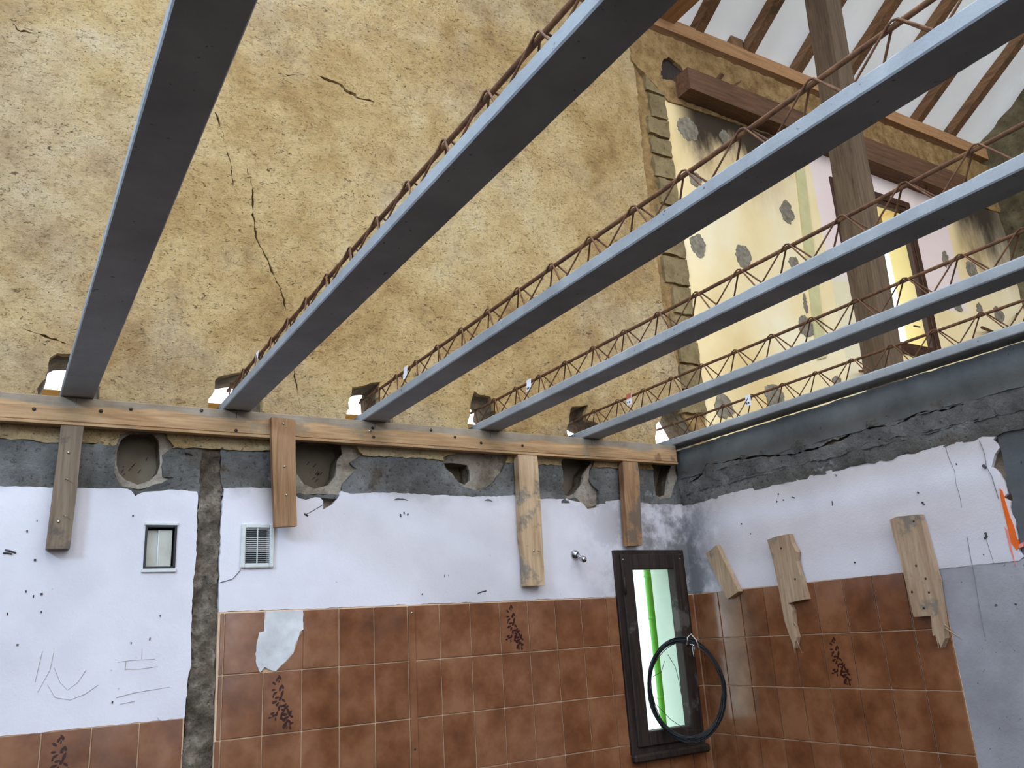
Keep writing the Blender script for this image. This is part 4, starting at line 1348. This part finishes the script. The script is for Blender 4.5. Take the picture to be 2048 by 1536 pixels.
# coil of tying wire hung on the handle of the corner window
Yc = 3.30
cx, cz = bw(1372, 1376, Yc)
ux, uy = math.cos(math.radians(-42)), math.sin(math.radians(-42))
parts = []
random.seed(21)
for k in range(26):
    R1 = 0.178 + random.gauss(0, 0.0055)
    R2 = 0.232 + random.gauss(0, 0.005)
    oy, oz, tl = random.gauss(0, 0.006), random.gauss(-0.002, 0.005), random.gauss(0, 0.02)
    ph = random.uniform(0, 6.28)
    pts = []
    for a in range(40):
        t = 2 * math.pi * a / 40
        u = (R1 + 0.004 * math.sin(3 * t + ph)) * math.cos(t + tl)
        w = (R2 + 0.004 * math.sin(2 * t + ph)) * math.sin(t)
        if w < -0.12:
            u *= 1 + 0.02 * math.sin(ph)
        q = oy + 0.006 * math.sin(t + ph)
        pts.append((cx + u * ux - q * uy, Yc + u * uy + q * ux, cz + w + oz))
    parts.append(tube_geo(pts, 0.0019, 5, True))
u3 = lambda a, b, c=0.0: (cx + a * ux - c * uy, Yc + a * uy + c * ux, cz + b)
coil = empty('wire_coil', (cx, Yc, cz - 0.24))
v, f = join_geo(parts)
cp = [link('wire_turns', pdata('wire_turns', v, f, True), M['wire'])]
tag(cp[0], kind='stuff')
cp.append(tube('loose_end', [u3(-.07, .16), u3(-.04, .10), u3(-.03, .03), u3(-.025, -.03)], 0.0015, 'wire'))
cp.append(tube('loose_end', [u3(-.15, -.07), u3(-.09, -.14), u3(-.02, -.19), u3(.05, -.195)], 0.0015, 'wire'))
cp.append(tube('loose_end', [u3(-.155, .06), u3(-.11, .08), u3(-.09, .13)], 0.0015, 'wire'))
cp.append(tube('binding_wire', [u3(.03, .20, -.02), u3(.035, .235, -.02), u3(.055, .25), u3(.075, .22, -.02), u3(.09, .17, -.02)], 0.0035, 'screw'))
for o in cp:
    keep_world(o, coil)
tag(coil, 'coil of black tying wire hanging on the handle of the corner window', 'wire coil')

# ------------------------------------------------------------------ outdoors
gr = box('ground', (-40, -40, -0.4), (50, 50, -0.13), 'floor')
tag(gr, kind='structure')
pv = box('pavement', (-20, YW + WT, -0.13), (50, 40, -0.12), 'paving')
tag(pv, kind='structure')
fc = box('exterior_wall', (6.0, YW + 14.0, -0.12), (30.0, YW + 14.4, 4.0), 'facade')
tag(fc, kind='structure')
Yp = YW + 0.62
q0, q1 = bw(1298, 1150, Yp), bw(1326, 1440, Yp)
pole = empty('bamboo_pole', (q0[0], Yp, -0.12))
xx = (q0[0] + q1[0]) / 2
pts, rad = [], []
zs = -0.12
PR = 0.026
rings = []
z = -0.1
pts = [(xx + 0.006 * math.sin(z_ * 2), Yp, z_) for z_ in np.arange(-0.12, 2.6, 0.08)]
ps = [tube('cane', pts, PR, 'green', None, 14)]
for py in (1152, 1236, 1397):
    z_ = bw(1310, py, Yp)[1]
    xr = xx + 0.006 * math.sin(z_ * 2)
    ps.append(tube('node_ring', [(xr, Yp, z_ - 0.008), (xr, Yp, z_ - 0.003), (xr, Yp, z_ + 0.003), (xr, Yp, z_ + 0.008)], [PR, PR * 1.13, PR * 1.13, PR], 'green', None, 14))
for o in ps:
    keep_world(o, pole)
tag(pole, 'bright green bamboo-like pole standing outside the corner window', 'pole')
# formwork board outside behind the first pockets
Yf = YW + WT + 0.45
fb = empty('formwork_board', (0.9, Yf, -0.12))
P = [box('board', (-0.6, Yf, 0.95 + H), (2.6, Yf + 0.03, 1.178 + H), 'board_out', None, 0.003)]
for xp in (-0.45, 2.45):
    P.append(box('upright', (xp - 0.04, Yf + 0.03, -0.12), (xp + 0.04, Yf + 0.09, 1.15 + H), 'board_out', None, 0.003))
for o in P:
    keep_world(o, fb)
tag(fb, 'yellow formwork board outside the wall, seen through the joist pockets', 'board')
o = box('eave_board', (2.0, YV + 0.005, roof_z(YV, 4.5) - 0.06), (XG + 0.2, YV + 0.03, roof_z(YV, 4.5) + 0.10), 'board_out', None, 0.004)
tag(o, 'orange eave board outside the upper window', 'board')
